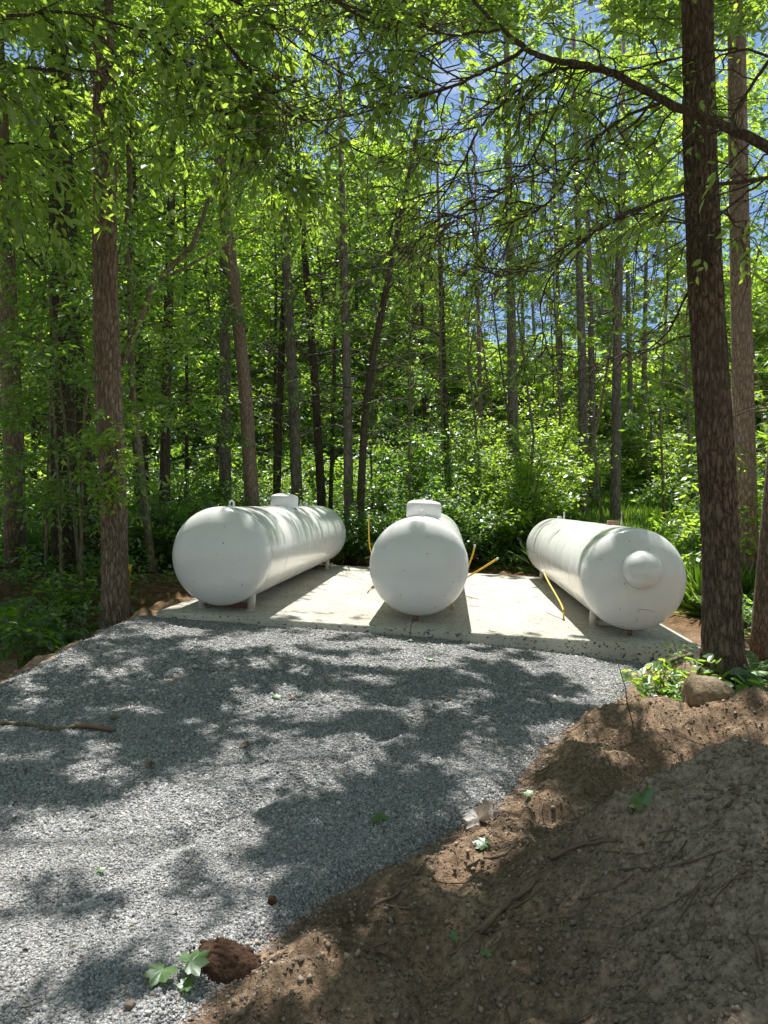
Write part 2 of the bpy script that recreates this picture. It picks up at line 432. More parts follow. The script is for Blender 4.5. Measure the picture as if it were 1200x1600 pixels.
def rocks(P, size, flat=(0.5, 0.9)):
    n = len(P)
    b = CUBE[None] * RN.uniform(0.55, 1.0, (n, 8, 3))
    sc = np.stack([RN.uniform(.75, 1.2, n), RN.uniform(.6, 1, n), RN.uniform(*flat, n)], -1) * size[:, None] / 2 * 0.85
    v = np.einsum('nij,nkj->nki', rotm(n), b * sc[:, None]) + P[:, None]
    F = (CF[None] + (np.arange(n) * 8)[:, None, None]).reshape(-1, 4)
    return v.reshape(-1, 3), F
def scatter_gravel(n, y0, y1, s0, s1, dmin=-0.03):
    y = RN.uniform(y0, y1, n); x = RN.uniform(-0.56, 0.56, n) * np.maximum(y, 2) + RN.uniform(-.3, .3, n)
    d = gravel_d(x, y) + RN.exponential(0.05, n) * (RN.random(n) < .25)
    k = d > dmin; x, y = x[k], y[k]
    s = RN.uniform(s0, s1, len(x)) * (1 + .7 * (RN.random(len(x)) < .07))
    z = np.maximum(Hgr(x, y), Hn(x, y)) + s * RN.uniform(-.32, .14, len(x))
    return np.stack([x, y, z], -1), s
Ps, Ss = zip(scatter_gravel(135000, 1.7, 3.2, .0055, .0148), scatter_gravel(105000, 3.2, 5.0, .009, .019), scatter_gravel(80000, 5.0, 8.3, .014, .027))
P = np.concatenate(Ps); S = np.concatenate(Ss)
V, F = rocks(P, S)
t = np.clip(RN.normal(.5, .22, len(P)), 0, 1)
o = build('gravel', V, F, M_STONE, tone=np.repeat(t, 6))
tag(o, 'loose angular grey gravel covering the drive', 'gravel', kind='stuff')

# soil crumbs and clods
n = 36000
y = RN.uniform(1.6, 6.8, n); x = RN.uniform(-0.3, 0.57, n) * y
k = (gravel_d(x, y) < 0.02) & (x > -.9); x, y = x[k], y[k]
s = 0.004 + RN.exponential(0.0055, len(x)); s = np.minimum(s, .028)
P = np.stack([x, y, Hn(x, y) + s * .1], -1)
V, F = rocks(P, s, (0.6, 1.0))
m, nt, out = mat('soil_clod')
a = node(nt, 'ShaderNodeAttribute', attribute_name='tone')
surf(nt, out, ramp(nt, a.outputs['Fac'], [(0, (0.18, 0.14, 0.11)), (.6, (0.28, 0.22, 0.17)), (1, (0.40, 0.34, 0.27))]), 0.95, noise(nt, 90, 5, .7, objvec(nt)), .8, .01, .1)
M_CLOD = m
o = build('soil_crumbs', V, F, m, tone=np.repeat(RN.random(len(P)) ** 1.3, 6))
tag(o, 'crumbs and clods of brown soil strewn over the bank', 'soil', kind='stuff')

# ------------------------------------------------------------------ concrete pad
m, nt, out = mat('concrete')
v = objvec(nt)
c = ramp(nt, noise(nt, 1.6, 7, 0.6, v), [(0.3, (0.38, 0.36, 0.315)), (0.7, (0.54, 0.515, 0.46))])
c = mixc(nt, 1.0, c, ramp(nt, noise(nt, 60, 4, .6, v), [(0.3, (.86, .86, .86)), (.7, (1.08, 1.08, 1.08))]), 'MULTIPLY')
sp = ramp(nt, noise(nt, 9, 6, .7, objvec(nt, (1, 3.0, 1))), [(0.57, (0, 0, 0)), (0.66, (.6, .6, .6))])
c = mixc(nt, sp, c, (0.20, 0.16, 0.11))
st = ramp(nt, noise(nt, 38, 2, .5, objvec(nt, (.6, 1.6, 1))), [(0.60, (0, 0, 0)), (0.63, (1, 1, 1))])
c = mixc(nt, st, c, (0.09, 0.075, 0.055))
surf(nt, out, c, 0.85, noise(nt, 80, 5, .6, v), .35, .004, .3)
M_CONC = m
A = Acc()
JU = 0.33 * CY - 8.5 * SY                                     # control joint, tooled along the tanks' direction
def slab(u0, u1):
    b = 0.012; us = [u0, u0 + b, u1 - b, u1]; vs = [PV0, PV0 + b, PV1 - b, PV1]
    V = [padf(u, v_, 0 if (0 < i < 3 and 0 < j < 3) else -b) for i, u in enumerate(us) for j, v_ in enumerate(vs)]
    Qs = [[i * 4 + j, (i + 1) * 4 + j, (i + 1) * 4 + j + 1, i * 4 + j + 1] for i in range(3) for j in range(3)]
    ring = [0, 4, 8, 12, 13, 14, 15, 11, 7, 3, 2, 1]
    base = len(V)
    V += [V[r] + np.array([0, 0, -.33]) for r in ring]
    for a_ in range(12):
        b_ = (a_ + 1) % 12; Qs.append([ring[a_], base + a_, base + b_, ring[b_]])
    A.add(np.array(V), Qs)
slab(PU0, JU - .003); slab(JU + .003, PU1)
pad = A.obj('concrete_pad', M_CONC)
tag(pad, 'long flat pale concrete pad carrying all three white tanks', 'concrete pad')

# ------------------------------------------------------------------ tanks
def tank_white():
    m, nt, out = mat('white_paint')
    v = objvec(nt)
    c = ramp(nt, noise(nt, 1.1, 6, .6, v), [(0.3, (0.70, 0.71, 0.715)), (0.7, (0.77, 0.775, 0.775))])
    sp = ramp(nt, noise(nt, 30, 2, .4, v), [(0.745, (0, 0, 0)), (0.765, (1, 1, 1))])
    c = mixc(nt, sp, c, (0.14, 0.12, 0.10))
    dirt = ramp(nt, noise(nt, 4, 7, .7, objvec(nt, (1, 1, .5))), [(0.55, (0, 0, 0)), (0.8, (.35, .35, .35))])
    c = mixc(nt, dirt, c, (0.50, 0.48, 0.42))
    rg = ramp(nt, noise(nt, 3, 4, .6, v), [(0.3, (.13, .13, .13)), (.7, (.24, .24, .24))])
    p = surf(nt, out, c, rg, noise(nt, 2.6, 2, .5, v), .12, .02, .5)
    return m
M_TANK = tank_white()
def simple(name, col, rough=.6, bump=0., bs=30, spec=.4, metal=0., sv=.8):
    m, nt, out = mat(name)
    v = objvec(nt)
    c = mixc(nt, 1.0, col, ramp(nt, noise(nt, bs, 4, .6, v), [(.3, (sv, sv, sv)), (.7, (1.08, 1.08, 1.08))]), 'MULTIPLY')
    p = surf(nt, out, c, rough, noise(nt, bs, 4, .6, v) if bump else None, bump, .01, spec)
    p.inputs['Metallic'].default_value = metal
    return m
M_LEG = simple('cream_steel', (.62, .58, .52), .5, .2)
M_RUST = simple('rusty_steel', (.20, .10, .06), .8, .4)
M_LID = simple('lid_paint', (.72, .73, .75), .35, sv=.95, bs=8)
M_GREY = simple('grey_steel', (.35, .35, .34), .45, metal=.5)
M_YEL = simple('yellow_pipe', (.75, .46, .03), .45)
M_CAP = simple('white_tape', (.62, .58, .50), .6)
M_BROWN = simple('brown_fitting', (.24, .15, .10), .6)

R_, B_H, GAP = 0.59, 0.299, 0.088
LT = 7.2
def tank(u0, v0, dyaw, label, lid_v, extras):
    o0 = padf(u0, v0)
    yaw = YAW + dyaw
    d = np.array([math.sin(yaw), math.cos(yaw), 0.]); n = np.array([.051, -.0061, 1.]); n /= np.linalg.norm(n)
    d -= n * (d @ n); d /= np.linalg.norm(d); u = np.cross(d, n)
    root = empty('propane_tank', o0, label, 'propane tank', 'white propane tanks on the concrete pad')
    c0 = o0 + n * (R_ + GAP)
    M = np.stack([u, n, d, c0])                               # local x across, y up, z along
    prof = [(R_ * math.cos(t), B_H - B_H * math.sin(t)) for t in np.linspace(math.pi / 2, 0, 15)]
    body = []
    for zc in (1.25, 2.95, 4.6, 6.2):                        # faint weld beads between the plates
        body += [(R_, zc - .06), (R_, zc - .014), (R_ + .0022, zc - .004), (R_ + .0022, zc + .004), (R_, zc + .014), (R_, zc + .06)]
    prof[0] = (0.0005, 0)
    seam = [(R_, B_H + .03), (R_, B_H + .06), (R_ + .003, B_H + .07), (R_ + .003, B_H + .08), (R_, B_H + .09), (R_, B_H + .14)]
    prof += seam + body + [(R_, LT - B_H - .04), (R_, LT - B_H)] + [(max(.0005, R_ * math.cos(t)), LT - B_H + B_H * math.sin(t)) for t in np.linspace(0, math.pi / 2, 15)[1:]]
    A = Acc(); A.lathe(prof, M, 96); A.obj('tank_shell', M_TANK, root, True)
    for z in ({'left': .62, 'mid': 1.5, 'right': .9}[extras], LT - 0.85):                               # saddle legs
        for s in (-1, 1):
            A = Acc()
            A.box(M, (s * .31 - .035, -R_ - GAP + .012, z - .05), (s * .31 + .035, -R_ * .80, z + .06))
            A.box(M, (s * .31 - .05 + (.012 if s < 0 else -.012), -R_ - GAP + .001, z - .075), (s * .31 + .05 + (.012 if s < 0 else -.012), -R_ - GAP + .011, z + .075))
            A.obj('leg', M_LEG, root)
        A = Acc()
        A.box(M, (-.288, -R_ - GAP + .03, z - .02), (.288, -R_ - GAP + .085, z + .02))
        A.obj('saddle', M_LEG if extras == 'right' else M_RUST, root)
    def top(v_, h): return c0 + n * (R_ + h) + d * v_
    if lid_v:
        Ml = np.stack([u, -d, n, top(lid_v, -.04)])
        hl = .20
        A = Acc(); A.lathe([(.19, 0), (.19, .09)], Ml, 32); A.obj('riser', M_BROWN, root, True)
        A = Acc()
        pr = [(.222, .02), (.226, .025), (.226, hl - .03), (.218, hl - .008)] + [(.218 * math.cos(t), hl - .008 + .055 * math.sin(t)) for t in np.linspace(.12, math.pi / 2 - .001, 8)]
        A.lathe(pr, Ml, 40); ld = A.obj('dome_lid', M_LID, root, True)
        A = Acc(); A.lathe([(.2265, hl - .045), (.232, hl - .04), (.232, hl - .026), (.2265, hl - .022)], Ml, 40); A.obj('lid_rim', M_LID, ld, True)
        A = Acc()
        Mh = np.stack([u, -d, n, top(lid_v, -.04) - d * .227])
        A.box(Mh, (-.03, 0, .075), (.03, .014, .115)); A.box(Mh, (-.012, .014, .06), (.012, .026, .125)); A.obj('latch', M_GREY, ld)
    def ring(v_):                                             # lifting lug
        A = Acc(); cc = top(v_, .035); a = np.linspace(0, 2 * math.pi, 17)
        A.tube([cc + d * 0 + u * math.cos(t) * .028 + n * math.sin(t) * .038 for t in a], .011, 8, False)
        A.obj('lifting_lug', M_TANK, root, True)
    def post(v_, h, r=.012, m_=None, nm='valve', off=0.):
        A = Acc(); b = top(v_, -.02) + u * off
        A.tube([b, b + n * h * .6, b + n * h], [r, r, r * .8], 10); A.obj(nm, m_ or M_GREY, root, True)
    if extras == 'left':
        ring(0.62); post(4.9, .13, .02, M_GREY); post(5.4, .09, .03, M_LID)
    if extras == 'mid':
        ring(.33); post(5.0, .08, .03, M_LID)
    if extras == 'right':
        post(5.9, .16, .017, M_LEG); post(6.5, .07, .05, M_LID); post(1.05, .20, .010, M_GREY, 'vent_pipe')
        A = Acc(); Mb = np.stack([u, d, n, top(1.55, -.03)]); A.box(Mb, (-.07, -.06, 0), (.07, .06, .045)); A.box(Mb, (-.06, -.06, .046), (.06, .06, .09)); A.obj('valve_block', M_BROWN, root)
        # round domed cover on the near head
        cc = c0 + n * .125 + u * .02 + d * .035
        axis = -d * .96 + n * .26; axis /= np.linalg.norm(axis); e1 = u; e2 = np.cross(axis, e1)
        A = Acc()
        pr = [(.212, -.06), (.212, .035), (.217, .037), (.217, .05), (.212, .052)] + [(.212 * math.cos(t), .052 + .155 * math.sin(t)) for t in np.linspace(.08, math.pi / 2 - .002, 12)]
        A.lathe(pr, np.stack([e1, e2, axis, cc]), 48); dm = A.obj('manway_dome', M_TANK, root, True)
        for an in (-.15, -1.62, 3.0):
            A = Acc(); Mh = np.stack([e1 * math.cos(an) + e2 * -math.sin(an), e1 * math.sin(an) + e2 * math.cos(an), axis, cc])
            A.box(Mh, (.2175, -.012, .02), (.242, .012, .045)); A.obj('clip', M_GREY, dm)
        # plate outline and drain at the foot of the head, lug weld marks
        A = Acc()
        def onhead(a_, b_):                                   # point on the near head at across a_, up b_
            t = math.sqrt(max(0, 1 - (a_ * a_ + b_ * b_) / R_ ** 2)); return c0 + u * a_ + n * b_ + d * (B_H - B_H * t - .001)
        A.tube([onhead(.02, -.31), onhead(.02, -.45), onhead(-.01, -.565)], .003, 6)
        A.tube([onhead(.02, -.31), onhead(.12, -.315), onhead(.2, -.33)], .003, 6)
        A.obj('weld_bead', M_GREY, root, True)
    if extras == 'right' or extras == 'mid':
        A = Acc(); b = c0 - n * (R_ - .01) + d * .33
        A.tube([b, b - n * (GAP - .012)], .03, 12); A.obj('drain', M_RUST, root, True)
    return root
def uv_of(x, y): return x * CY - y * SY, x * SY + y * CY
for (x, y, dy, lab, lv, ex) in (
        (-1.9989, 8.2629, -.0095, 'long white tank with dappled flank, leftmost of the three, lid at its middle', 3.55, 'left'),
        (.3512, 8.2622, 0, 'middle white tank seen end-on with its lid close behind the near head', 1.05, 'mid'),
        (2.8121, 8.0003, .0084, 'right-hand white tank with a round dome bolted on its near head', 0, 'right')):
    uu, vv = uv_of(x, y)
    tank(uu, vv, dy, lab, lv, ex)

# yellow gas lines
def pipe(name, pts, r, label, k=10):
    P0 = np.array(pts); t = np.linspace(0, 1, len(P0)); tt = np.linspace(0, 1, 22)
    # smooth by Catmull-like cubic through numpy
    P1 = np.stack([np.interp(tt, t, P0[:, i]) for i in range(3)], 1)
    for _ in range(3): P1[1:-1] = (P1[:-2] + 2 * P1[1:-1] + P1[2:]) / 4
    A = Acc(); A.tube(P1, r * .8, k)
    o = A.obj(name, M_YEL, None, True); tag(o, label, 'gas pipe', 'yellow gas lines rising from the pad')
    if P1[0, 2] > .45:                                        # taped end
        dd = P1[0] - P1[1]; dd /= np.linalg.norm(dd); A = Acc(); A.tube([P1[0] - dd * .03, P1[0] + dd * .02], r * .95, k); A.obj('end_cap', M_CAP, o, True)
    return o
def onpad(x, y):
    Y = 1.4196 / (-(YH - y) / FPX - .051 * (x - 600) / FPX + .0061); return px(x, y, Y)
pipe('gas_pipe', [px(576, 806, 11.6), px(576, 832, 11.6), px(577, 852, 11.7), px(581, 867, 11.9), px(588, 880, 12.2), onpad(594, 905)], .013, 'upright yellow gas pipe curving in behind the left side of the middle tank')
pipe('gas_pipe', [px(742, 853, 11.0), px(739, 866, 11.0), px(732, 885, 11.0), px(724, 902, 11.0), onpad(718, 920)], .016, 'short steep yellow pipe behind the right side of the middle tank')
pipe('gas_pipe', [px(777, 873, 10.4), px(760, 884, 10.4), px(728, 903, 10.5), px(712, 916, 10.5), onpad(704, 928)], .017, 'slanting yellow pipe pointing right from the middle tank')
pipe('gas_pipe', [px(849, 893, 10.2), px(856, 908, 10.0), px(868, 928, 9.7), px(878, 946, 9.5), px(881, 955, 9.3), onpad(881, 967)], .015, 'thin yellow pipe hanging from the flank of the right tank to the pad')
pipe('gas_pipe', [px(706, 938, 9.0), onpad(707, 950)], .016, 'tiny yellow pipe stub under the lower right of the middle tank')
a0 = onpad(583, 919)
A = Acc(); Mi = np.stack([np.array([1., 0, 0]), np.array([0, 1., 0]), np.array([0, 0, 1.]), a0])
A.add(np.array([[-.05, -.02, 0], [.04, -.02, 0], [.04, .05, 0], [-.05, .05, 0], [.02, -.02, .06], [.04, -.02, .06], [.04, .05, .06], [.02, .05, .06]]) + a0, CF)
tag(A.obj('wheel_chock', simple('orange_plastic', (.62, .30, .06), .6)), 'small orange wedge on the pad left of the middle tank', 'wedge')
A = Acc(); b = px(203, 893, 10.2)
A.tube([b, b + np.array([0, 0, .1])], [.024, .02], 10); A.tube([b + np.array([0, 0, -.35]), b + np.array([0, 0, .0])], .006, 6)
tag(A.obj('marker_stake', M_YEL, None, True), 'small yellow marker behind the big left pine trunk', 'marker stake')

# ------------------------------------------------------------------ where sunlight reaches the ground
COT = 1 / math.tan(SUN_EL)
ELL = [  # photo column, row, half width, half height, turn (deg), share of shade
    (330, 1020, 200, 36, 0, .62), (180, 1090, 150, 40, -12, .75), (640, 1015, 160, 30, 0, .36), (860, 1040, 110, 40, 0, .62),
    (940, 1060, 60, 40, 0, .45), (90, 1240, 120, 50, 5, .85), (400, 1010, 60, 12, 0, .3), (310, 1165, 90, 26, 0, .5),
    (460, 1140, 130, 55, 0, .08), (330, 1235, 130, 45, -10, .10), (120, 1345, 190, 55, -8, .07), (640, 1060, 60, 30, 0, .55),
    (700, 1140, 170, 65, -5, .64), (520, 1270, 160, 62, -22, .72), (640, 1330, 130, 60, 0, .60), (600, 1215, 60, 16, -10, .3),
    (380, 1400, 200, 52, -25, .93), (760, 1225, 60, 40, 0, .35), (560, 1400, 120, 60, 0, .75), (110, 1415, 110, 30, 0, .7),
    (90, 1490, 130, 40, 0, .10), (380, 1480, 80, 24, 0, .35), (170, 1545, 130, 34, -10, .94), (50, 1585, 80, 30, 0, .94), (250, 1590, 80, 20, 0, .45),
    (830, 1190, 85, 42, 0, .08), (815, 1258, 110, 46, 10, .06), (740, 1330, 85, 34, -20, .10), (1000, 1085, 75, 34, 0, .1),
    (1030, 1150, 60, 22, 0, .5), (1150, 1140, 110, 32, 8, .06), (1105, 1090, 60, 55, 0, .06), (930, 1165, 50, 22, 0, .3), (960, 1225, 90, 30, 0, .85),
    (1000, 1380, 330, 140, -18, 1.0), (1000, 1530, 420, 110, 0, 1.0), (640, 1470, 130, 50, 0, .95), (470, 1530, 90, 24, 0, .35), (480, 1592, 170, 16, 0, .2), (600, 1438, 40, 12, 0, .3)]
NX, NY, X0, Y0, DX = 310, 380, -8.0, 0.6, .04
mxx, myy = np.meshgrid(X0 + DX * np.arange(NX), Y0 + DX * np.arange(NY))
mz = H(mxx, myy)
cpx = 600 + FPX * mxx / myy; cpy = YH + FPX * (CZ - mz) / myy
SH = np.full(mxx.shape, .6)
for cx, cy, rx, ry, an, val in ELL:
    a = math.radians(an); dx_ = cpx - cx; dy_ = cpy - cy
    r = np.sqrt(((dx_ * math.cos(a) + dy_ * math.sin(a)) / rx) ** 2 + ((-dx_ * math.sin(a) + dy_ * math.cos(a)) / ry) ** 2)
    w = ss((1.35 - r) / .6); SH = SH * (1 - w) + (val if val > .94 else val * .9) * w
vv = mxx * SY + myy * CY; uu = mxx * CY - myy * SY
padS = .06 + .3 * np.exp(-((vv - 8.5) / .3) ** 2) * (uu > -2) + .35 * ss((vv - 14.3) / 1)
padS = np.where((uu < -2.1), .48, padS)
padS = np.where((uu < -3.3), .7, padS)
padS = np.where((uu > 1.7) & (vv < 10.2) & (vv > 7.0), .42, padS)
SH = np.where(vv > 8.2, padS, SH)
SH = np.where((mxx < -3.1) & (myy > 4), 1.0, SH)
fn = .75 * fbm(mxx * 1.7, myy * 1.7, 21.0, 2, .5) + 1.9 * fbm(mxx * 6.0 + 1.5 * fbm(mxx * 3, myy * 3, 8.0, 2), myy * 4.4, 2.0, 3, .62)
rk = np.argsort(np.argsort(fn.ravel())).reshape(fn.shape) / fn.size
SHADE = rk < SH                                               # True where the canopy should block the sun
def sunlit(P, wood=True):
    "True for points whose sun ray ends on a patch of ground that is lit in the photo"
    gz = 0.0
    gx = P[:, 0] - (P[:, 2] - gz) * COT * math.sin(SUN_AZ); gy = P[:, 1] - (P[:, 2] - gz) * COT * math.cos(SUN_AZ)
    i = np.round((gy - Y0) / DX).astype(int); j = np.round((gx - X0) / DX).astype(int)
    ok = (i >= 0) & (i < NY) & (j >= 0) & (j < NX)
    r = np.zeros(len(P), bool); r[ok] = ~SHADE[i[ok], j[ok]]
    w = np.where(gx > 1.5, .45, np.where(gx < -4.5, .40, .34)); w = np.where((gx > 5) & (gy < 12), .8, w); w = np.where((gx > 2.5) & (gy > 12.5) & (gy < 30), .42, w); clr = (gx > 1.4) & (gx < 9.5) & (gy > 14.8) & (gy < 25.5); w = np.where(clr, .2, w); w = np.where((gx > 4.3) & (gx < 7.5) & (gy > 9.5) & (gy < 15), .3, w)
    far = ~ok & (gy > 8.5) & (P[:, 2] > np.where((gx > 1.4) & (gy > 14.8) & (P[:, 1] < 26), 1.6, 3.2)) & (fbm(gx * .8, gy * .8, 31.0, 3) > .5 + .5 * (w - .5))
    return (r & (P[:, 2] > 0.9)) | (far & (wood | clr))

# ------------------------------------------------------------------ leaves, limbs, trees
UP = np.array([0, 0, 1.])
def nrm(a): return a / (np.linalg.norm(a, axis=-1, keepdims=True) + 1e-9)
def leaf_geo(P, A, N, Ln, Wd, six=True):
    A = nrm(A); S = nrm(np.cross(A, N)); N = np.cross(S, A)
    n = len(P); Ln = Ln[:, None]; Wd = Wd[:, None] / 2
    if six:
        V = np.stack([P, P + A * Ln * .28 + S * Wd * .85 + N * Wd * .25, P + A * Ln * .66 + S * Wd * .8 + N * Wd * .15, P + A * Ln - N * Ln * .10,
                      P + A * Ln * .66 - S * Wd * .8 + N * Wd * .15, P + A * Ln * .28 - S * Wd * .85 + N * Wd * .25], 1)
        F = (np.array([[0, 1, 2, 3], [0, 3, 4, 5]])[None] + (np.arange(n) * 6)[:, None, None]).reshape(-1, 4); k = 2
    else:
        V = np.stack([P, P + A * Ln * .45 + S * Wd, P + A * Ln, P + A * Ln * .45 - S * Wd], 1)
        F = np.arange(n * 4).reshape(-1, 4); k = 1
    return V.reshape(-1, 3), F, k

class Crown:
    def __init__(s): s.P = []; s.A = []; s.N = []; s.L = []; s.W = []; s.T = []
    def add(s, P, A, N, L, W, T):
        s.P.append(P); s.A.append(A); s.N.append(N); s.L.append(L); s.W.append(W); s.T.append(T)
    def obj(s, name, mat_, parent, six=True, filt=True):
        P, A, N = [np.concatenate(q) for q in (s.P, s.A, s.N)]; L, W, T = [np.concatenate(q) for q in (s.L, s.W, s.T)]
        if filt:
            k = ~sunlit(P); P, A, N, L, W, T = P[k], A[k], N[k], L[k], W[k], T[k]
        V, F, k = leaf_geo(P, A, N, L, W, six)
        return build(name, V, F, mat_, parent, False, np.repeat(T, k))

def spray(C, O, D, Lt, K, leaf, wr=.42, tone=.5, droop=.3, flat=.45):
    "K leaves set alternately along each twig that starts at O and runs along D"
    n = len(O); D = nrm(D)
    t = (np.arange(K) + .6) / K
    sd = nrm(np.cross(D, UP + RN.normal(0, .25, (n, 3))))
    sg = np.where(np.arange(K) % 2, 1., -1.)[None, :, None]
    Lt = np.broadcast_to(np.asarray(Lt, float), (n,))[:, None, None]
    P = O[:, None] + D[:, None] * Lt * t[None, :, None] - UP * (t ** 2)[None, :, None] * Lt * .25 + RN.normal(0, .035, (n, K, 3))
    A = D[:, None] * .55 + sd[:, None] * sg * .8 - UP * droop + RN.normal(0, .32, (n, K, 3))
    N = UP + RN.normal(0, flat, (n, K, 3))
    L = leaf * RN.uniform(.6, 1.25, (n, K)); T = np.clip(tone + RN.normal(0, .13, (n, 1)) + RN.normal(0, .16, (n, K)), 0, 1)
    C.add(P.reshape(-1, 3), A.reshape(-1, 3), N.reshape(-1, 3), L.ravel(), (L * wr).ravel(), T.ravel())

def needle_clump(C, O, D, K, leaf, tone=.5):
    n = len(O); D = nrm(D)
    A = D[:, None] * .7 + RN.normal(0, .8, (n, K, 3)); P = O[:, None] + D[:, None] * RN.uniform(0, .25, (n, K, 1)) + RN.normal(0, .03, (n, K, 3))
    N = RN.normal(0, 1, (n, K, 3)); L = leaf * RN.uniform(.7, 1.2, (n, K)); T = np.clip(tone + RN.normal(0, .2, (n, K)), 0, 1)
    C.add(P.reshape(-1, 3), A.reshape(-1, 3), N.reshape(-1, 3), L.ravel(), np.full(n * K, leaf * .13), T.ravel())

def limb_path(a, az, ln, rise, droop, k=7, wob=.06):
    t = np.linspace(0, 1, k); d = np.array([math.cos(az), math.sin(az), 0])
    p = a + d * (t * ln)[:, None] + UP * (rise * ln * t - droop * ln * t ** 2)[:, None]
    w = RN.normal(0, wob * ln, (k, 3)) * (t * (1 - t) * 2)[:, None]
    return p + w

def interp_path(p, t):
    k = len(p) - 1; f = np.clip(t * k, 0, k - 1e-6); i = f.astype(int); f = (f - i)[:, None]
    return p[i] * (1 - f) + p[i + 1] * f, nrm(p[i + 1] - p[i])

def broad_tree(name, trunk_pts, rads, label, group, c0, c1, R, nl, ns, K=12, leaf=.10, lm=None, bm=None, tone=.5, six=False, twigs=False,
               az=None, rise=.45, droop=.35, cat='tree', sides=10, prof=None, near_trunk=None, filt=True, flat=.45, tl=.55):
    tp = np.array(trunk_pts, float); rads = np.array(rads, float)
    root = empty(name, tp[0], label, cat, group)
    A = Acc()
    if near_trunk is None: A.tube(tp, rads, sides, rough=.04)
    B = A; C = Crown()
    H0, H1 = tp[0, 2], tp[-1, 2]
    for i in range(nl):
        z = c0 + (c1 - c0) * ((i + RN.random()) / nl) ** 1.15
        zz = min(z, H1 - .05); q = np.interp(zz, tp[:, 2], np.arange(len(tp)))
        a = np.array([np.interp(zz, tp[:, 2], tp[:, k]) for k in range(3)])
        rel = (z - c0) / max(.01, c1 - c0)
        pr = (math.sin(math.pi * min(1, .18 + rel * .82)) ** .6) if prof is None else prof(rel)
        ang = (i * 2.4 + RN.uniform(-.4, .4)) if az is None else RN.uniform(*az)
        ln = R * pr * RN.uniform(.65, 1.1)
        if ln < .25: continue
        p = limb_path(a, ang, ln, rise * RN.uniform(.5, 1.3), droop * RN.uniform(.4, 1.3))
        r0 = min(np.interp(zz, tp[:, 2], rads) * .4, .006 + .007 * ln)
        B.tube(p, np.linspace(r0, .004, len(p)), 5, False)
        t = RN.uniform(.18, 1, ns) ** .8
        O, D = interp_path(p, t)
        th = RN.uniform(-1.3, 1.3, ns); cs, sn = np.cos(th), np.sin(th)
        D2 = np.stack([D[:, 0] * cs - D[:, 1] * sn, D[:, 0] * sn + D[:, 1] * cs, D[:, 2] * .3 + RN.normal(0, .3, ns)], 1)
        O = O + RN.normal(0, .08 * R ** .5, (ns, 3)); lt = tl * RN.uniform(.5, 1.2, ns)
        if filt:
            k = ~sunlit(O + nrm(D2) * .2); O, D2, lt = O[k], D2[k], lt[k]
        if not len(O): continue
        if twigs:
            for o_, d_, l_ in zip(O, nrm(D2), lt): B.tube([o_, o_ + d_ * l_ * .5 - UP * .03 * l_, o_ + d_ * l_ - UP * .22 * l_], [.005, .0035, .002], 3, False)
        spray(C, O, D2, lt, K, leaf, tone=tone, flat=flat)
    A.obj('trunk', bm or M_BARKG, root, True)
    if C.P: C.obj('crown', lm or M_LEAF, root, six, filt)
    return root

def pine_tree(name, tp, rads, label, group, c0, R, nl=40, leaf=.13, K=26, near_trunk=None, bm=None, dead=6, cl=9, cat='tree'):
    tp = np.array(tp, float); rads = np.array(rads, float)
    root = empty(name, tp[0], label, cat, group)
    B = Acc(); C = Crown(); H1 = tp[-1, 2]
    if near_trunk is None: B.tube(tp, rads, 12, rough=.04)
    O_, D_ = [], []
    for i in range(nl):
        rel = (i + RN.random()) / nl; z = c0 + (H1 - c0) * rel
        a = np.array([np.interp(z, tp[:, 2], tp[:, k]) for k in range(3)])
        p = limb_path(a, RN.uniform(0, 6.28), R * (1.05 - rel) * RN.uniform(.7, 1.1) + .3, .18, .05, 5)
        B.tube(p, np.linspace(.025, .006, 5), 4, False)
        O, D = interp_path(p, RN.uniform(.3, 1, cl)); D = D + RN.normal(0, .5, D.shape) + UP * .3
        O_.append(O + RN.normal(0, .12, O.shape)); D_.append(D)
    for i in range(dead):                                     # dead snags below the crown
        z = RN.uniform(2.5, c0); a = np.array([np.interp(z, tp[:, 2], tp[:, k]) for k in range(3)])
        p = limb_path(a, RN.uniform(0, 6.28), RN.uniform(.5, 1.6), .1, .25, 5); B.tube(p, np.linspace(.012, .003, 5), 4, False)
    if near_trunk is not None: near_trunk(root)
    B.obj('trunk' if near_trunk is None else 'limbs', bm or M_BARKG, root, True)
    O = np.concatenate(O_); D = np.concatenate(D_); k = ~sunlit(O, False); O, D = O[k], D[k]
    if len(O):
        needle_clump(C, O, D, K, leaf); C.obj('crown', M_NEEDLE, root, False, False)
    return root

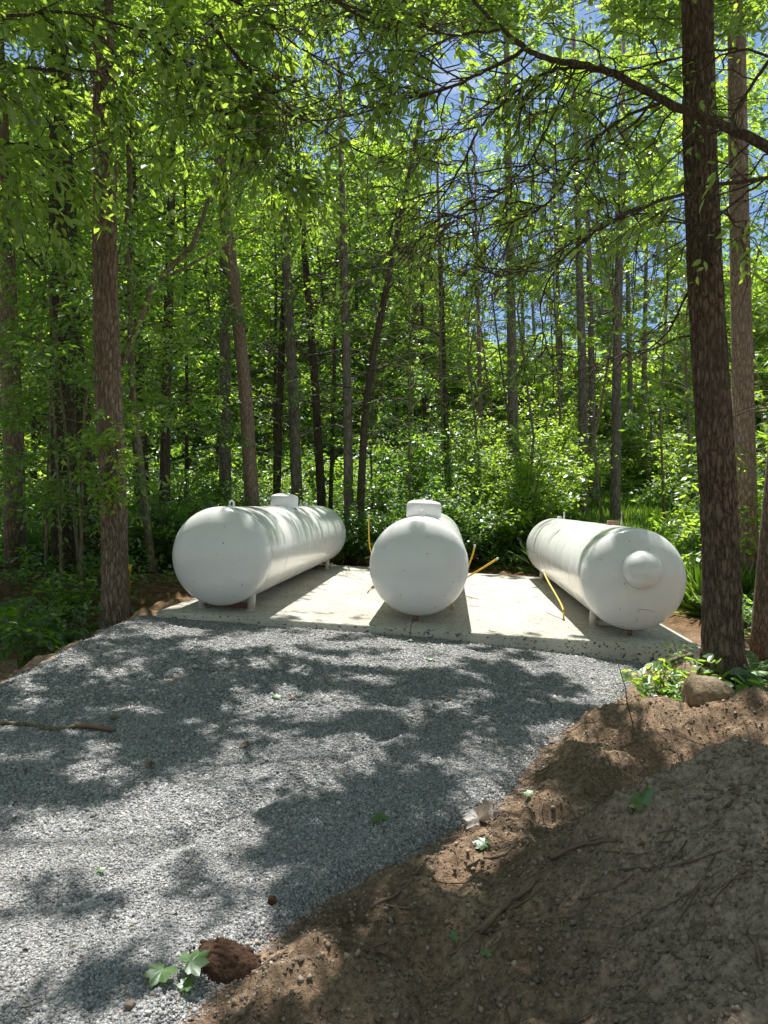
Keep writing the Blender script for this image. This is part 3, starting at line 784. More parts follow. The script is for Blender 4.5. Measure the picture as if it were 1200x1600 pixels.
def rough_trunk(tp, rads, bm, knots=()):
    "close trunk with furrowed plates in the mesh itself"
    tp = np.array(tp, float); rads = np.array(rads, float)
    zs = np.concatenate([np.arange(tp[0, 2], min(tp[-1, 2], 7.5), .018), np.arange(7.5, tp[-1, 2], .4)]) if tp[-1, 2] > 7.5 else np.arange(tp[0, 2], tp[-1, 2], .018)
    k = 120; a = np.arange(k) / k * 2 * math.pi
    cx = np.interp(zs, tp[:, 2], tp[:, 0]); cy = np.interp(zs, tp[:, 2], tp[:, 1]); r = np.interp(zs, tp[:, 2], rads)
    Aa, Zz = np.meshgrid(a, zs); rr = r[:, None]
    X = np.cos(Aa) * 1.0; Yy = np.sin(Aa) * 1.0
    w = fbm(X * 3 + 5, Yy * 3, Zz * 2.0, 3) * 1.2
    f1 = np.abs(fbm(X * 6.5 + w, Yy * 6.5 + w, Zz * 3.0, 3) - .5) * 2
    f2 = fbm(X * 14, Yy * 14, Zz * 9, 3) - .5
    lob = fbm(X * .9 + 2, Yy * .9, Zz * .7, 2) - .5
    dr = .019 * np.minimum(f1 * 3.0, 1) - .010 + .011 * f2 + .05 * lob * rr / .18
    base = np.exp(-(Zz - tp[0, 2]) / .30) * .16 * (0.6 + .8 * vn(X * 1.6, Yy * 1.6, 3))
    for (ka, kz, ks) in knots:
        da = np.angle(np.exp(1j * (Aa - ka))); q = ((da * .16) ** 2 + (Zz - kz) ** 2) / ks ** 2
        dr = dr + .03 * np.exp(-q) - .045 * np.exp(-q * 6)
    R = rr + dr + base * rr / .17
    V = np.stack([cx[:, None] + X * R, cy[:, None] + Yy * R, Zz], -1).reshape(-1, 3); m = len(zs)
    i = np.arange(m - 1)[:, None]; j = np.arange(k)[None]
    Q = np.stack([i * k + j, i * k + (j + 1) % k, (i + 1) * k + (j + 1) % k, (i + 1) * k + j], -1).reshape(-1, 4)
    return lambda root: build('trunk', V, Q, bm, root, True)

def pxtrunk(pts, Y, z0=None, top=None):
    "trunk axis through photo points at distance Y, continued down to the ground and up to a given height"
    P = [px(x, y, Y) for x, y in pts]
    P.sort(key=lambda p: p[2])
    if z0 is not None:
        s = (P[1] - P[0]) / (P[1][2] - P[0][2]); P.insert(0, P[0] + s * (z0 - P[0][2]))
    if top is not None:
        s = (P[-1] - P[-2]) / (P[-1][2] - P[-2][2]); P.append(P[-1] + s * (top - P[-1][2]))
    return np.array(P)

# --- the two big pines that frame the view
tp = pxtrunk([(1131, 1062), (1127, 900), (1114, 650), (1101, 450), (1092, 250), (1086, 0)], 5.9, None, 15)
tp = np.vstack([tp[:1] - np.array([0, 0, .3]), tp])
rads = [.165, .150, .136, .129, .125, .122, .110, .05]
pine_tree('pine_tree', tp, rads, 'big dark furrowed pine trunk in front of the right tank, rock at its foot', 'pines framing the view', 9.5, 2.6, 46,
          near_trunk=rough_trunk(tp, rads, M_BARKR, [(-1.9, 2.0, .03), (-1.2, 3.1, .03), (-2.3, 3.6, .03)]), bm=M_BARKR, dead=0)
tp = pxtrunk([(181, 1003), (178, 850), (171, 650), (165, 450), (164, 200)], 9.0, None, 17)
tp = np.vstack([tp[:1] - np.array([0, 0, .3]), tp])
rads = [.175, .165, .152, .147, .138, .130, .05]
pine_tree('pine_tree', tp, rads, 'big warm brown pine trunk at the left edge of the gravel', 'pines framing the view', 9.5, 2.6, 46,
          near_trunk=rough_trunk(tp, rads, M_BARKL, [(-1.15, 2.66, .05), (-1.9, 2.6, .035), (-1.7, .9, .03), (-1.2, 4.6, .04)]), bm=M_BARKL, dead=0)

# --- trunks one can count between them
TR = [  # photo points of the axis, distance, radius, kind, label
    ([(24, 940), (22, 700), (12, 420), (6, 280)], 12.0, .155, 'pine', M_BARKL, 'brown pine trunk at the far left edge of the view'),
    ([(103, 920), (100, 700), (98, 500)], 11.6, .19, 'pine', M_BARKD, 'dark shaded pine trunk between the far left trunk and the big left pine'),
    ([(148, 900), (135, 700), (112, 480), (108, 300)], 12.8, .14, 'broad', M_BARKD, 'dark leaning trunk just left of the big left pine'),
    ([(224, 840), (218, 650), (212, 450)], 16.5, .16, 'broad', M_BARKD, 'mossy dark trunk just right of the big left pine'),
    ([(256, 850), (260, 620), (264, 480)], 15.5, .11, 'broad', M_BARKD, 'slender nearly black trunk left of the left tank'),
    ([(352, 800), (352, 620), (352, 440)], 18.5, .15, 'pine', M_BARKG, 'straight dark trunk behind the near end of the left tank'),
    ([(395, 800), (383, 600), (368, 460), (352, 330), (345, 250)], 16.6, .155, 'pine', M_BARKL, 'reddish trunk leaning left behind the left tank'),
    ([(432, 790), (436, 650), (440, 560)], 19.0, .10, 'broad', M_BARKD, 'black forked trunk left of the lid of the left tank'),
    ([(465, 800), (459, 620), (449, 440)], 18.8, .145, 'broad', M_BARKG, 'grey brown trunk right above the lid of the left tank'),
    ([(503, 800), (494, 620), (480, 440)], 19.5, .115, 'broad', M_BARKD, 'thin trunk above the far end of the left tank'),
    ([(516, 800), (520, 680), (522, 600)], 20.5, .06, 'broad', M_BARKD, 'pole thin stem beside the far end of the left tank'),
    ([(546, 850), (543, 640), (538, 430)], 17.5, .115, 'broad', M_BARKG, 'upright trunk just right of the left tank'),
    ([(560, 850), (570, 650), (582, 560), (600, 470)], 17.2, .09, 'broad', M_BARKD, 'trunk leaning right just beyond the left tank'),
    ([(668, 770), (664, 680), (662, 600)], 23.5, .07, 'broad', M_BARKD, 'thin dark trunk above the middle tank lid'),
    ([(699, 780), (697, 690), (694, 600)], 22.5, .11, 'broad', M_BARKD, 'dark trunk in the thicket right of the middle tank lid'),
    ([(752, 760), (752, 700), (750, 620)], 24.0, .08, 'broad', M_BARKL, 'short looking brown trunk in the gap behind the middle tank'),
    ([(804, 770), (800, 560), (794, 300), (790, 60)], 22.0, .165, 'pine', M_BARKG, 'tall straight pine above the gap between middle and right tank'),
    ([(912, 800), (910, 600), (905, 430)], 23.0, .15, 'pine', M_BARKG, 'grey pine trunk above the far end of the right tank'),
    ([(925, 790), (925, 600), (920, 430)], 26.0, .13, 'pine', M_BARKG, 'grey pine trunk close behind another above the right tank'),
    ([(961, 800), (963, 600), (966, 430)], 22.5, .155, 'pine', M_BARKG, 'thickest grey pine in the bright gap on the right'),
    ([(984, 700), (984, 600), (980, 450)], 31.0, .12, 'pine', M_BARKG, 'narrow pine just right of the thickest grey pine'),
    ([(1006, 700), (1006, 600), (1008, 440)], 32.0, .13, 'pine', M_BARKG, 'rightmost grey pine standing against the sky gap'),
    ([(874, 700), (875, 560), (870, 430)], 33.0, .15, 'pine', M_BARKG, 'grey pine whose trunk shows only above the bright saplings'),
    ([(818, 700), (818, 560), (815, 460)], 36.0, .12, 'pine', M_BARKG, 'thin pine just right of the tall straight pine'),
    ([(1168, 930), (1163, 700), (1155, 400), (1150, 200), (1148, 0)], 11.0, .155, 'pine', M_BARKL, 'reddish pine behind the big right pine'),
    ([(1191, 985), (1201, 850), (1214, 700), (1235, 480)], 8.6, .10, 'pine', M_BARKR, 'dark trunk cut by the right edge of the view'),
]
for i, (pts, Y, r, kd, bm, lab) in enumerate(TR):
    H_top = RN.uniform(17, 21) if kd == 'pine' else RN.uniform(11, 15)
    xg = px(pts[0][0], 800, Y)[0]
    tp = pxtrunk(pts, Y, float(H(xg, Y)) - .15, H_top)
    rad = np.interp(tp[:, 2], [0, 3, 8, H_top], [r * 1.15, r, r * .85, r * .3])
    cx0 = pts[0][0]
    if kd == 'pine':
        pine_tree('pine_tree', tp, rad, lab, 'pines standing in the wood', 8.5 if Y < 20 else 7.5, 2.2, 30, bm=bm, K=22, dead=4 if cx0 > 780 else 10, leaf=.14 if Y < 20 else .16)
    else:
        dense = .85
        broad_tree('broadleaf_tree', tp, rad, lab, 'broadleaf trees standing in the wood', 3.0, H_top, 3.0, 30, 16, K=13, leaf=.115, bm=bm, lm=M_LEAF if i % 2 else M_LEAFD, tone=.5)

# --- leafy trees that fill the middle distance
USED = {}
def uniq(t):
    USED[t] = USED.get(t, 0) + 1
    return t + ('', ', farther', ', farthest', ', hidden most')[min(3, USED[t] - 1)]
def place(c):
    for lim, w in ((-20, 'just off the left edge'), (30, 'at the left edge'), (90, 'behind the far left trunk'), (150, 'left of the big left pine'), (210, 'behind the big left pine'), (262, 'between the big left pine and the left tank'),
                   (310, 'above the near end of the left tank'), (362, 'above the left tank, before its lid'), (415, 'left of the lid of the left tank'), (460, 'straight above the lid of the left tank'), (520, 'above the far end of the left tank'), (565, 'right of the left tank'),
                   (615, 'above the gap left of the middle tank'), (655, 'left over the lid of the middle tank'), (690, 'right over the lid of the middle tank'), (730, 'right of the middle tank'), (775, 'in the gap between middle and right tank'), (822, 'left of the right tank'),
                   (862, 'over the far left end of the right tank'), (905, 'above the far end of the right tank'), (945, 'above the middle of the right tank'), (1020, 'above the near end of the right tank'), (1055, 'close left of the big right pine'), (1110, 'behind the big right pine'),
                   (1170, 'right of the big right pine'), (1215, 'at the right edge')):
        if c < lim: return w
    return 'just off the right edge'
FILL = [(650, 31, 22, 6, 3.4, 0), (730, 33, 24, 8, 3.8, 0), (800, 35, 25, 5, 3.8, 0), (860, 33, 24, 6, 3.6, 0), (920, 34, 24, 5, 3.8, 0), (990, 33, 24, 9, 3.8, 0), (1060, 31, 22, 6, 3.6, 0), (870, 21.5, 16, 6, 2.8, 0), (960, 23, 17, 7, 3.0, 0), (1040, 21, 16, 5, 2.8, 0), (780, 22.5, 16, 6, 2.8, 0),  # column, distance, height, crown start, crown radius, material
    (-60, 15, 15, 2.0, 3.2, 1), (60, 17, 16, 1.6, 3.2, 0), (170, 14.8, 14, 2.6, 2.6, 0), (290, 18.5, 15, 1.4, 3.0, 1), (120, 22, 17, 1.2, 3.6, 0),
    (330, 23, 18, 1.0, 3.6, 0), (430, 21, 16, 2.2, 3.0, 1), (500, 25, 17, 1.4, 3.5, 0), (585, 20, 13, 1.2, 2.8, 1), (640, 18.0, 10.5, 0.8, 2.5, 1),
    (690, 20.5, 13, .8, 3.0, 1), (600, 27, 16, 1.2, 3.5, 0), (740, 19.5, 11, .5, 2.5, 0), (760, 26, 15, .6, 3, 0), (850, 25, 12, .5, 2.6, 0),
    (1075, 19, 12, 3.8, 2.6, 0), (1010, 27, 14, .6, 3, 0), (1120, 16, 11, .8, 3.0, 0), (1240, 13, 12, 1.0, 3.0, 0), (930, 31, 11, .6, 3.4, 0), (820, 19, 13.5, 7.0, 2.4, 0), (950, 17, 12.5, 7.2, 2.4, 0),
    (1180, 22, 15, 1, 3.6, 1), (230, 30, 18, 1, 4, 0), (420, 31, 18, 1, 4, 0), (540, 33, 18, 1, 4, 1), (50, 28, 18, 1, 4, 0), (680, 31, 16, 1, 3.6, 0)]
for i, (cx, Y, h, c0, R, mk) in enumerate(FILL):
    b = px(cx, 800, Y); b[2] = float(H(b[0], Y)) - .1; h = min(h, .70 * Y + 1.6)
    ln = RN.uniform(-.4, .4)
    tp = [b, b + np.array([ln * .8, .1, h * .25]), b + np.array([-ln * .6, .1, h * .5]), b + np.array([ln * 1.4, -.1, h * .75]), b + np.array([ln, 0, h])]
    lab = uniq(f"{'pale' if mk == 0 else 'dark'} leafy tree {place(cx)}, {'nearest' if Y < 17 else 'near' if Y < 21 else 'further back' if Y < 27 else 'far back'}")
    g = 'leafy trees filling the wood behind the pad'
    broad_tree('leafy_tree', tp, [.055, .05, .04, .025, .01] if cx < 560 else [.035, .032, .026, .016, .008], lab, g, c0, h, R, 46 if Y < 30.5 or cx < 640 else 74, 15, K=13,
               leaf=.145 if Y < 22 else .19 if Y < 30.5 or cx < 640 else .24, rise=.7, flat=.75, lm=(M_LEAF, M_LEAFD)[mk], bm=M_BARKD if cx < 560 else M_STEM, tone=.55 if mk == 0 else .45,
               prof=lambda r: min(1, .55 + 1.2 * r) * (1 - max(0, r - .6) * 1.9))

for i, (x, y, h, R) in enumerate([(-7.5, -1, 13, 3.4), (-6, -7, 14, 3.8), (-1.5, -11, 14, 4.0), (3.5, -10, 15, 4.0), (7.5, -5, 14, 3.8), (8.5, 1.5, 13, 3.4), (-10, 4, 14, 3.6), (10.5, 6.5, 14, 3.6), (1.2, -17, 17, 5), (-9.5, 10, 14, 3.2)]):  # unseen trees added round the viewer to block skylight and deepen the shade
    b = np.array([x, y, float(H(x, y)) - .1]); tp = [b, b + [.1, .1, h * .4], b + [.3, 0, h]]
    broad_tree('leafy_tree', tp, [.10, .08, .02], ['leafy tree at the left of the lane beside the viewer', 'leafy tree at the left of the lane behind the viewer', 'leafy tree behind the viewer, left of the lane centre', 'leafy tree behind the viewer, right of the lane centre',
               'leafy tree at the right of the lane behind the viewer', 'leafy tree at the right of the lane beside the viewer', 'leafy tree left of the dark hollow, out of view', 'leafy tree right of the big right pine, out of view', 'tallest leafy tree closing the lane behind the viewer',
               'leafy tree left of the far left trunk, out of view'][i], 'leafy trees around the viewer', 1.2, h, R, 40, 12, K=12, leaf=.22, lm=M_LEAFD, bm=M_BARKD, rise=.5, flat=.8)
# --- overhanging trees either side of the camera, their limbs across the top of the view
def limb_px(B, C, pts, Yr, w0, w1, nsub, K=9, leaf=.085, tone=.55, subl=.7, sp=4, dens=1.0):
    "a limb drawn through photo points with distance running from Yr[0] to Yr[1], side twigs with leaves along it"
    n = len(pts); Ys = np.linspace(Yr[0], Yr[1], n)
    p0 = np.array([px(x, y, Yy) for (x, y), Yy in zip(pts, Ys)])
    t = np.linspace(0, 1, n); tt = np.linspace(0, 1, n * 5)
    p = np.stack([np.interp(tt, t, p0[:, i]) for i in range(3)], 1)
    for _ in range(4): p[1:-1] = (p[:-2] + 2 * p[1:-1] + p[2:]) / 4
    p[1:-1] += RN.normal(0, .004, p[1:-1].shape)
    B.tube(p, np.linspace(w0, w1, len(p)), 9, True, .08)
    for i in range(nsub):
        q = RN.uniform(.12, 1); O, D = interp_path(p, np.array([q]))
        az = math.atan2(D[0, 1], D[0, 0]) + RN.choice([-1, 1]) * RN.uniform(.4, 1.3)
        L = subl * RN.uniform(.5, 1.5)
        s = limb_path(O[0], az, L, RN.uniform(-.5, .5), RN.uniform(.1, .5), 7, .09)
        B.tube(s, np.linspace(.0075, .0025, 7), 5, False)
        t2 = RN.uniform(.15, 1, sp); O2, D2 = interp_path(s, t2)
        th = RN.uniform(-1.2, 1.2, sp); cs, sn = np.cos(th), np.sin(th)
        D3 = np.stack([D2[:, 0] * cs - D2[:, 1] * sn, D2[:, 0] * sn + D2[:, 1] * cs, D2[:, 2] + RN.normal(-.15, .3, sp)], 1)
        lt = RN.uniform(.25, .6, sp)
        for a_, b_, l_ in zip(O2, nrm(D3), lt): B.tube([a_, a_ + b_ * l_ * .5, a_ + b_ * l_ - UP * .1 * l_], [.0035, .0028, .0018], 4, False)
        if RN.random() < dens: spray(C, O2, D3, lt, K, leaf, tone=tone, droop=.45, flat=.6)

def canopy(C, B, n_, hx, sel, K=17, leaf=.11, tone=.55):
    "sprays of the overhead canopy, standing where the sun is blocked on the way to the shaded ground"
    i = RN.integers(0, NY, n_ * 6); j = RN.integers(0, NX, n_ * 6)
    gx, gy = X0 + DX * j, Y0 + DX * i
    k = SHADE[i, j] & sel(gx, gy) & (SH[i, j] > .15); gx, gy = gx[k][:n_], gy[k][:n_]
    sl = np.where(gy < 3.2, 1.0, np.where(gy < 4.4, .84, .66)); h0 = (1.42 + sl * gy) / (1 - sl * COT)
    h = h0 + RN.uniform(hx[0], hx[1], len(gx))
    O = np.stack([gx + h * COT * math.sin(SUN_AZ), gy + h * COT * math.cos(SUN_AZ), h], 1)
    th = RN.uniform(0, 6.28, len(O)); D = np.stack([np.cos(th), np.sin(th), RN.normal(0, .2, len(O))], 1); lt = RN.uniform(.3, .6, len(O))
    O = O - nrm(D) * (lt * .5)[:, None]
    for a_, b_, l_ in zip(O[::2], nrm(D)[::2], lt[::2]): B.tube([a_ - b_ * .3, a_ + b_ * l_ * .9 - UP * .1 * l_], [.006, .003], 3, False)
    spray(C, O, D, lt, K, leaf, tone=tone, flat=.5)
    return O

def reach(B, start, O, n_=16, r0=.06):
    "limbs from the trunk out to where the sprays are"
    O = O[(O[:, 2] - CZ) / O[:, 1] > .80]
    for q in RN.choice(len(O), min(n_, len(O)), replace=False):
        e = O[q]; a = start(e[2]); t = np.linspace(0, 1, 9)[:, None]
        p = a * (1 - t) + e * t + UP * (np.sin(t * 3.14) * .35) + RN.normal(0, .09, (9, 3)) * np.sin(t * 3.14)
        B.tube(p, np.linspace(r0, .006, 9), 7, False)

# right-hand tree
bR = np.array([4.9, 4.6, float(H(4.9, 4.6)) - .1])
tpR = np.array([bR, bR + [-.1, .05, 2.4], bR + [-.25, .1, 5], bR + [-.5, .5, 9], bR + [-.9, 1.2, 12.5]])
root = empty('cherry_tree', bR, 'tree outside the right edge whose dark limbs arch across the sky', 'tree')
A = Acc(); A.tube(tpR, [.17, .14, .12, .08, .02], 16, rough=.05); A.obj('trunk', M_BARKR, root, True)
B = Acc(); C = Crown()
limb_px(B, C, [(1700, 520), (1420, 340), (1330, 290), (1200, 232), (1140, 204), (1060, 172), (1020, 152), (960, 118), (900, 102), (840, 92), (815, 74), (780, 50), (735, 0), (700, -60)], (4.7, 5.6), .042, .010, 30, subl=.8, sp=3, dens=.55)
limb_px(B, C, [(960, 118), (910, 108), (870, 110), (840, 122), (800, 150), (760, 185), (740, 215), (722, 260), (690, 310), (655, 360), (640, 430)], (5.2, 6.4), .015, .005, 18, subl=.8, sp=4)
limb_px(B, C, [(822, 78), (790, 98), (740, 122), (690, 145), (640, 155), (560, 182), (475, 195), (430, 165), (405, 120)], (5.4, 6.6), .016, .005, 26, subl=.8, sp=5)
limb_px(B, C, [(1035, 162), (985, 178), (935, 212), (895, 262), (860, 320), (800, 350), (700, 372), (620, 400)], (5.0, 6.6), .012, .004, 26, subl=.8, sp=4, tone=.8, dens=.7)
limb_px(B, C, [(1420, 250), (1300, 262), (1190, 282), (1110, 292), (1040, 312), (960, 342), (900, 385), (870, 415), (840, 470), (852, 540), (872, 585)], (4.7, 5.6), .017, .004, 14, subl=.6, sp=3, dens=.6)
limb_px(B, C, [(900, 102), (870, 170), (830, 250), (790, 300), (745, 330), (700, 352)], (5.3, 6.3), .009, .003, 22, subl=.8, sp=4, tone=.8, dens=.65)
limb_px(B, C, [(1260, 120), (1175, 82), (1120, 80), (1060, 92), (1000, 108), (960, 118)], (5.0, 5.3), .010, .006, 8, subl=.6, sp=3)
limb_px(B, C, [(1190, 284), (1130, 330), (1100, 360), (1020, 330), (930, 350), (870, 400), (800, 430), (730, 440)], (4.9, 6.4), .008, .003, 22, subl=.8, sp=4, tone=.8, dens=.65)
limb_px(B, C, [(1300, 40), (1200, 95), (1170, 140), (1145, 182), (1120, 215)], (6.6, 7.2), .022, .010, 6, subl=.7, sp=3)
limb_px(B, C, [(1075, 455), (1050, 510), (1020, 545), (960, 575), (930, 600), (900, 655)], (6.0, 7.4), .011, .003, 10, subl=.5, sp=2, dens=.25)
limb_px(B, C, [(1082, 525), (1050, 530), (1010, 552), (965, 552), (930, 570)], (6.0, 6.8), .010, .003, 6, subl=.4, sp=2, dens=.2)
limb_px(B, C, [(780, 50), (700, 60), (640, 40), (560, 20), (480, -20)], (5.6, 6.0), .010, .004, 18, subl=.7, sp=4)
def stR(z): return np.array([np.interp(z - .8, tpR[:, 2], tpR[:, k]) for k in range(3)])
O = canopy(C, B, 5200, (.0, 1.8), lambda x, y: (x > -.4) & (y < 8.2))
reach(B, stR, O, 12, .032)
O = canopy(C, B, 900, (.4, 2.4), lambda x, y: (x > .6) & (y < 4.5))
reach(B, stR, O, 5, .03)
B.obj('limbs', M_TWIG, root, True); C.obj('crown', M_CANOPY, root, True)

# left-hand tree
bL = np.array([-5.4, 5.6, float(H(-5.4, 5.6)) - .1])
tpL = np.array([bL, bL + [.1, .1, 2.6], bL + [.25, .3, 5], bL + [.6, .8, 9], bL + [1.0, 1.4, 12.5]])
root = empty('cherry_tree', bL, 'tree outside the left edge whose leafy boughs hang into the upper left corner', 'tree')
A = Acc(); A.tube(tpL, [.18, .15, .13, .08, .02], 16, rough=.05); A.obj('trunk', M_BARKG, root, True)
B = Acc(); C = Crown()
for pts, Yr, n_ in (([(-420, 120), (-150, 40), (0, 30), (120, 20), (240, 60), (330, 40)], (5.8, 7.0), 40), ([(-420, 260), (-150, 160), (0, 110), (100, 110), (200, 120), (300, 90)], (6.0, 7.6), 44),
                    ([(-420, -100), (0, -120), (200, -60), (350, -10), (470, 80), (560, 130)], (6.0, 7.6), 50), ([(-420, 360), (-200, 300), (-60, 240), (40, 220), (120, 260)], (6.4, 7.6), 26),
                    ([(330, 40), (370, 90), (420, 150), (480, 190), (560, 240), (640, 260)], (6.8, 8.0), 34), ([(240, 60), (300, 120), (360, 200), (400, 260), (470, 300)], (7.0, 8.6), 34),
                    ([(350, -10), (480, -20), (580, 40), (650, 60), (700, 120)], (6.8, 7.4), 30)):
    limb_px(B, C, pts, Yr, .022, .006, n_, K=8, leaf=.14, tone=.75, subl=.8, sp=5)
def stL(z): return np.array([np.interp(z - .8, tpL[:, 2], tpL[:, k]) for k in range(3)])
O = canopy(C, B, 5600, (.0, 2.4), lambda x, y: (x <= -.2) & (y < 13))
reach(B, stL, O, 26, .05)
B.obj('limbs', M_TWIG, root, True); C.obj('crown', M_CANOPY, root, True)

# --- forked young trees and saplings on the left
root_pts = pxtrunk([(232, 840), (206, 600), (205, 440), (196, 370), (206, 300), (201, 200), (208, 130)], 12.5, -.2, 9.5)
r = broad_tree('young_tree', root_pts, np.linspace(.075, .02, len(root_pts)), 'wavy grey stemmed young tree right behind the big left pine', None, 3.0, 9.5, 2.0, 30, 14, K=12, leaf=.10, bm=M_STEM, six=True, tone=.5)
A = Acc()
for pts, w in (([(190, 570), (214, 515), (240, 445), (300, 388), (322, 330), (340, 270), (343, 190)], .06), ([(240, 445), (290, 420), (350, 385), (420, 350)], .03)):
    p = np.array([px(x, y, 11.4) for x, y in pts]); A.tube(p, np.linspace(w, w * .4, len(p)), 8, True, .05)
A.obj('fork', M_STEM, r, True)
for pts, Y, lab in (([(72, 850), (78, 650), (90, 520), (100, 430)], 11, 'thin pale stem nearest the far left trunk'), ([(118, 830), (100, 650), (84, 520), (74, 400)], 10.5, 'thin sapling stem leaning left before the dark trunk'),
                    ([(98, 960), (92, 780), (84, 640), (70, 560)], 9.8, 'slim sapling rooted below the dark shaded trunk'), ([(125, 960), (128, 800), (132, 640), (150, 560)], 9.9, 'straight sapling close left of the big left pine')):
    tp = pxtrunk(pts, Y, -.3, 5.5)
    broad_tree('sapling', tp, np.linspace(.028, .008, len(tp)), lab, 'saplings at the left', 1.3, 5.5, 1.15, 20, 8, K=10, leaf=.11, lm=M_LEAFD, bm=M_STEM, six=True, tone=.5, rise=.2)

def shrub(name, x, y, h, R, label, group, leaf=.10, nl=16, ns=8, K=9, lm=None, tone=.5, six=False, wr=.5, cat='shrub', filt=True, sprl=.35):
    z = float(Hn(x, y)); root = empty(name, (x, y, z), label, cat, group)
    B = Acc(); C = Crown()
    for i in range(nl):
        az = i * 2.4 + RN.uniform(-.5, .5); L = RN.uniform(.35, 1.0)
        e = np.array([x + math.cos(az) * R * L * .9, y + math.sin(az) * R * L * .9, z + h * RN.uniform(.45, 1.0) * (1.12 - .4 * L)])
        a = np.array([x + RN.normal(0, .05), y + RN.normal(0, .05), z - .03]); t = np.linspace(0, 1, 5)[:, None]
        p = a * (1 - t) + e * t + UP * np.sin(t * 3.14) * h * .10
        B.tube(p, np.linspace(.010 * min(1.6, h), .003, 5), 4, False)
        O, D = interp_path(p, RN.uniform(.25, 1, ns)); th = RN.uniform(-1.5, 1.5, ns); cs, sn = np.cos(th), np.sin(th)
        D2 = np.stack([D[:, 0] * cs - D[:, 1] * sn, D[:, 0] * sn + D[:, 1] * cs, RN.normal(.1, .2, ns)], 1) + np.stack([np.cos(az + th), np.sin(az + th), th * 0], 1) * .5
        spray(C, O, D2, sprl * RN.uniform(.5, 1.2, ns), K, leaf, wr, tone, .15, .35)
    B.obj('stems', M_STEM, root, True); C.obj('foliage', lm or M_UNDER, root, six, filt)
    return root

# bright saplings and shrubs in the gap on the right, the thicket behind the pad, undergrowth left
SHR = [(815, 19.0, 3.9, 1.8, .66), (700, 19.5, 3.9, 1.8, .5), (770, 23, 5.0, 2.2, .7), (850, 26, 5.5, 2.4, .7), (700, 25, 6, 2.5, .6), (760, 18.0, 2.4, 1.5, .5), (720, 17.2, 1.8, 1.3, .45), (660, 17.5, 2.0, 1.5, .4), (600, 17.2, 1.9, 1.4, .4),
       (930, 30, 3.6, 2.2, .65), (1010, 31, 4.2, 2.4, .6), (1095, 23.5, 4.2, 2.0, .6), (1130, 14.5, 2.4, 1.2, .6), (1190, 11.5, 3.2, 1.5, .6), (1050, 29, 5.4, 2.8, .65), (850, 21.5, 4.2, 2.2, .7),
       (790, 21.0, 3.4, 2.0, .6), (560, 16.8, 1.3, 1.1, .4), (505, 18.0, 1.6, 1.3, .5), (450, 17.8, 1.7, 1.3, .55), (400, 18.2, 2.2, 1.4, .55), (330, 16.8, 2.4, 1.5, .6), (290, 14.0, 1.6, 1.1, .45),
       (240, 13.2, 1.5, 1.1, .45), (270, 17.5, 3.0, 1.8, .6), (200, 15.0, 1.9, 1.5, .55), (120, 14.5, 1.4, 1.3, .6), (62, 13.0, 1.1, 1.0, .55), (40, 15.5, 2.4, 1.6, .5),
       (345, 21, 3.0, 2.0, .75), (430, 23, 3.2, 2.2, .75), (560, 22, 3.0, 2.2, .6), (650, 22, 3.6, 2.2, .55)]
for i, (cx, Y, h, R, tn) in enumerate(SHR):
    x = (cx - 600) / FPX * Y
    rt = cx > 740
    shrub('shrub', x, Y, h, R, uniq(f"{'bright' if tn > .56 else 'dim'} {'tall' if h > 2.9 else 'low' if h < 1.7 else 'bushy'} shrub {place(cx)}{', deeper in' if Y > 19.6 else ''}"),
          'shrubs in the sunny gap' if rt else ('shrubs left of the pad' if cx < 310 and Y < 16 else 'shrubs in the thicket'), leaf=.115 if not rt else .14, nl=int(26 + 12 * h), ns=9, K=9, lm=M_LEAF if rt else None, tone=tn, wr=.5, sprl=.4, filt=Y < 15.5)

# low ground cover of the forest floor
def cover(name, n_, reg, h, leaf, mat_, label, tone=.5, six=False):
    x, y = reg(n_); z = Hn(x, y)
    C = Crown(); O = np.stack([x, y, z + RN.uniform(.02, h, len(x))], 1); th = RN.uniform(0, 6.28, len(x))
    spray(C, O, np.stack([np.cos(th), np.sin(th), RN.uniform(0, .6, len(x))], 1), .2, 6, leaf, .5, tone, .1, .4)
    o = C.obj(name, mat_, None, six, False); tag(o, label, 'undergrowth', kind='stuff'); return o
def reg_back(n_):
    y = 15.9 + RN.random(n_) ** 1.4 * 22; x = RN.uniform(-.7, .7, n_) * y
    k = (vn(x * .5, y * .5, 2) > .28) & (x * SY + y * CY > 16.1 + .8 * vn(x, y, 4)) & ~((x / y * FPX > 270) & (y < 32)); return x[k], y[k]
cover('undergrowth', 15000, reg_back, .45, .11, M_UNDER, 'low leafy plants covering the forest floor behind the pad', .5)
def reg_left(n_):
    y = RN.uniform(6.5, 17, n_); x = RN.uniform(-.75, 0, n_) * y
    u = x * CY - y * SY
    k = (u < -3.8) & (x < -3.25 - .5 * vn(y, x, 1)) & (vn(x * .8, y * .8, 6) > .32) & ((y > 8.6) | (x < -4.3)); return x[k], y[k]
cover('undergrowth', 4200, reg_left, .45, .10, M_UNDER, 'dim low plants on the forest floor left of the pad', .4, True)
def reg_right(n_):
    y = RN.uniform(9, 19, n_); x = RN.uniform(.2, .75, n_) * y; u = x * CY - y * SY
    k = (u > 3.7) & (vn(x * .8, y * .8, 6) > .25); return x[k], y[k]
cover('undergrowth', 5000, reg_right, .45, .10, M_UNDER, 'low green plants on the ground right of the right tank', .5)

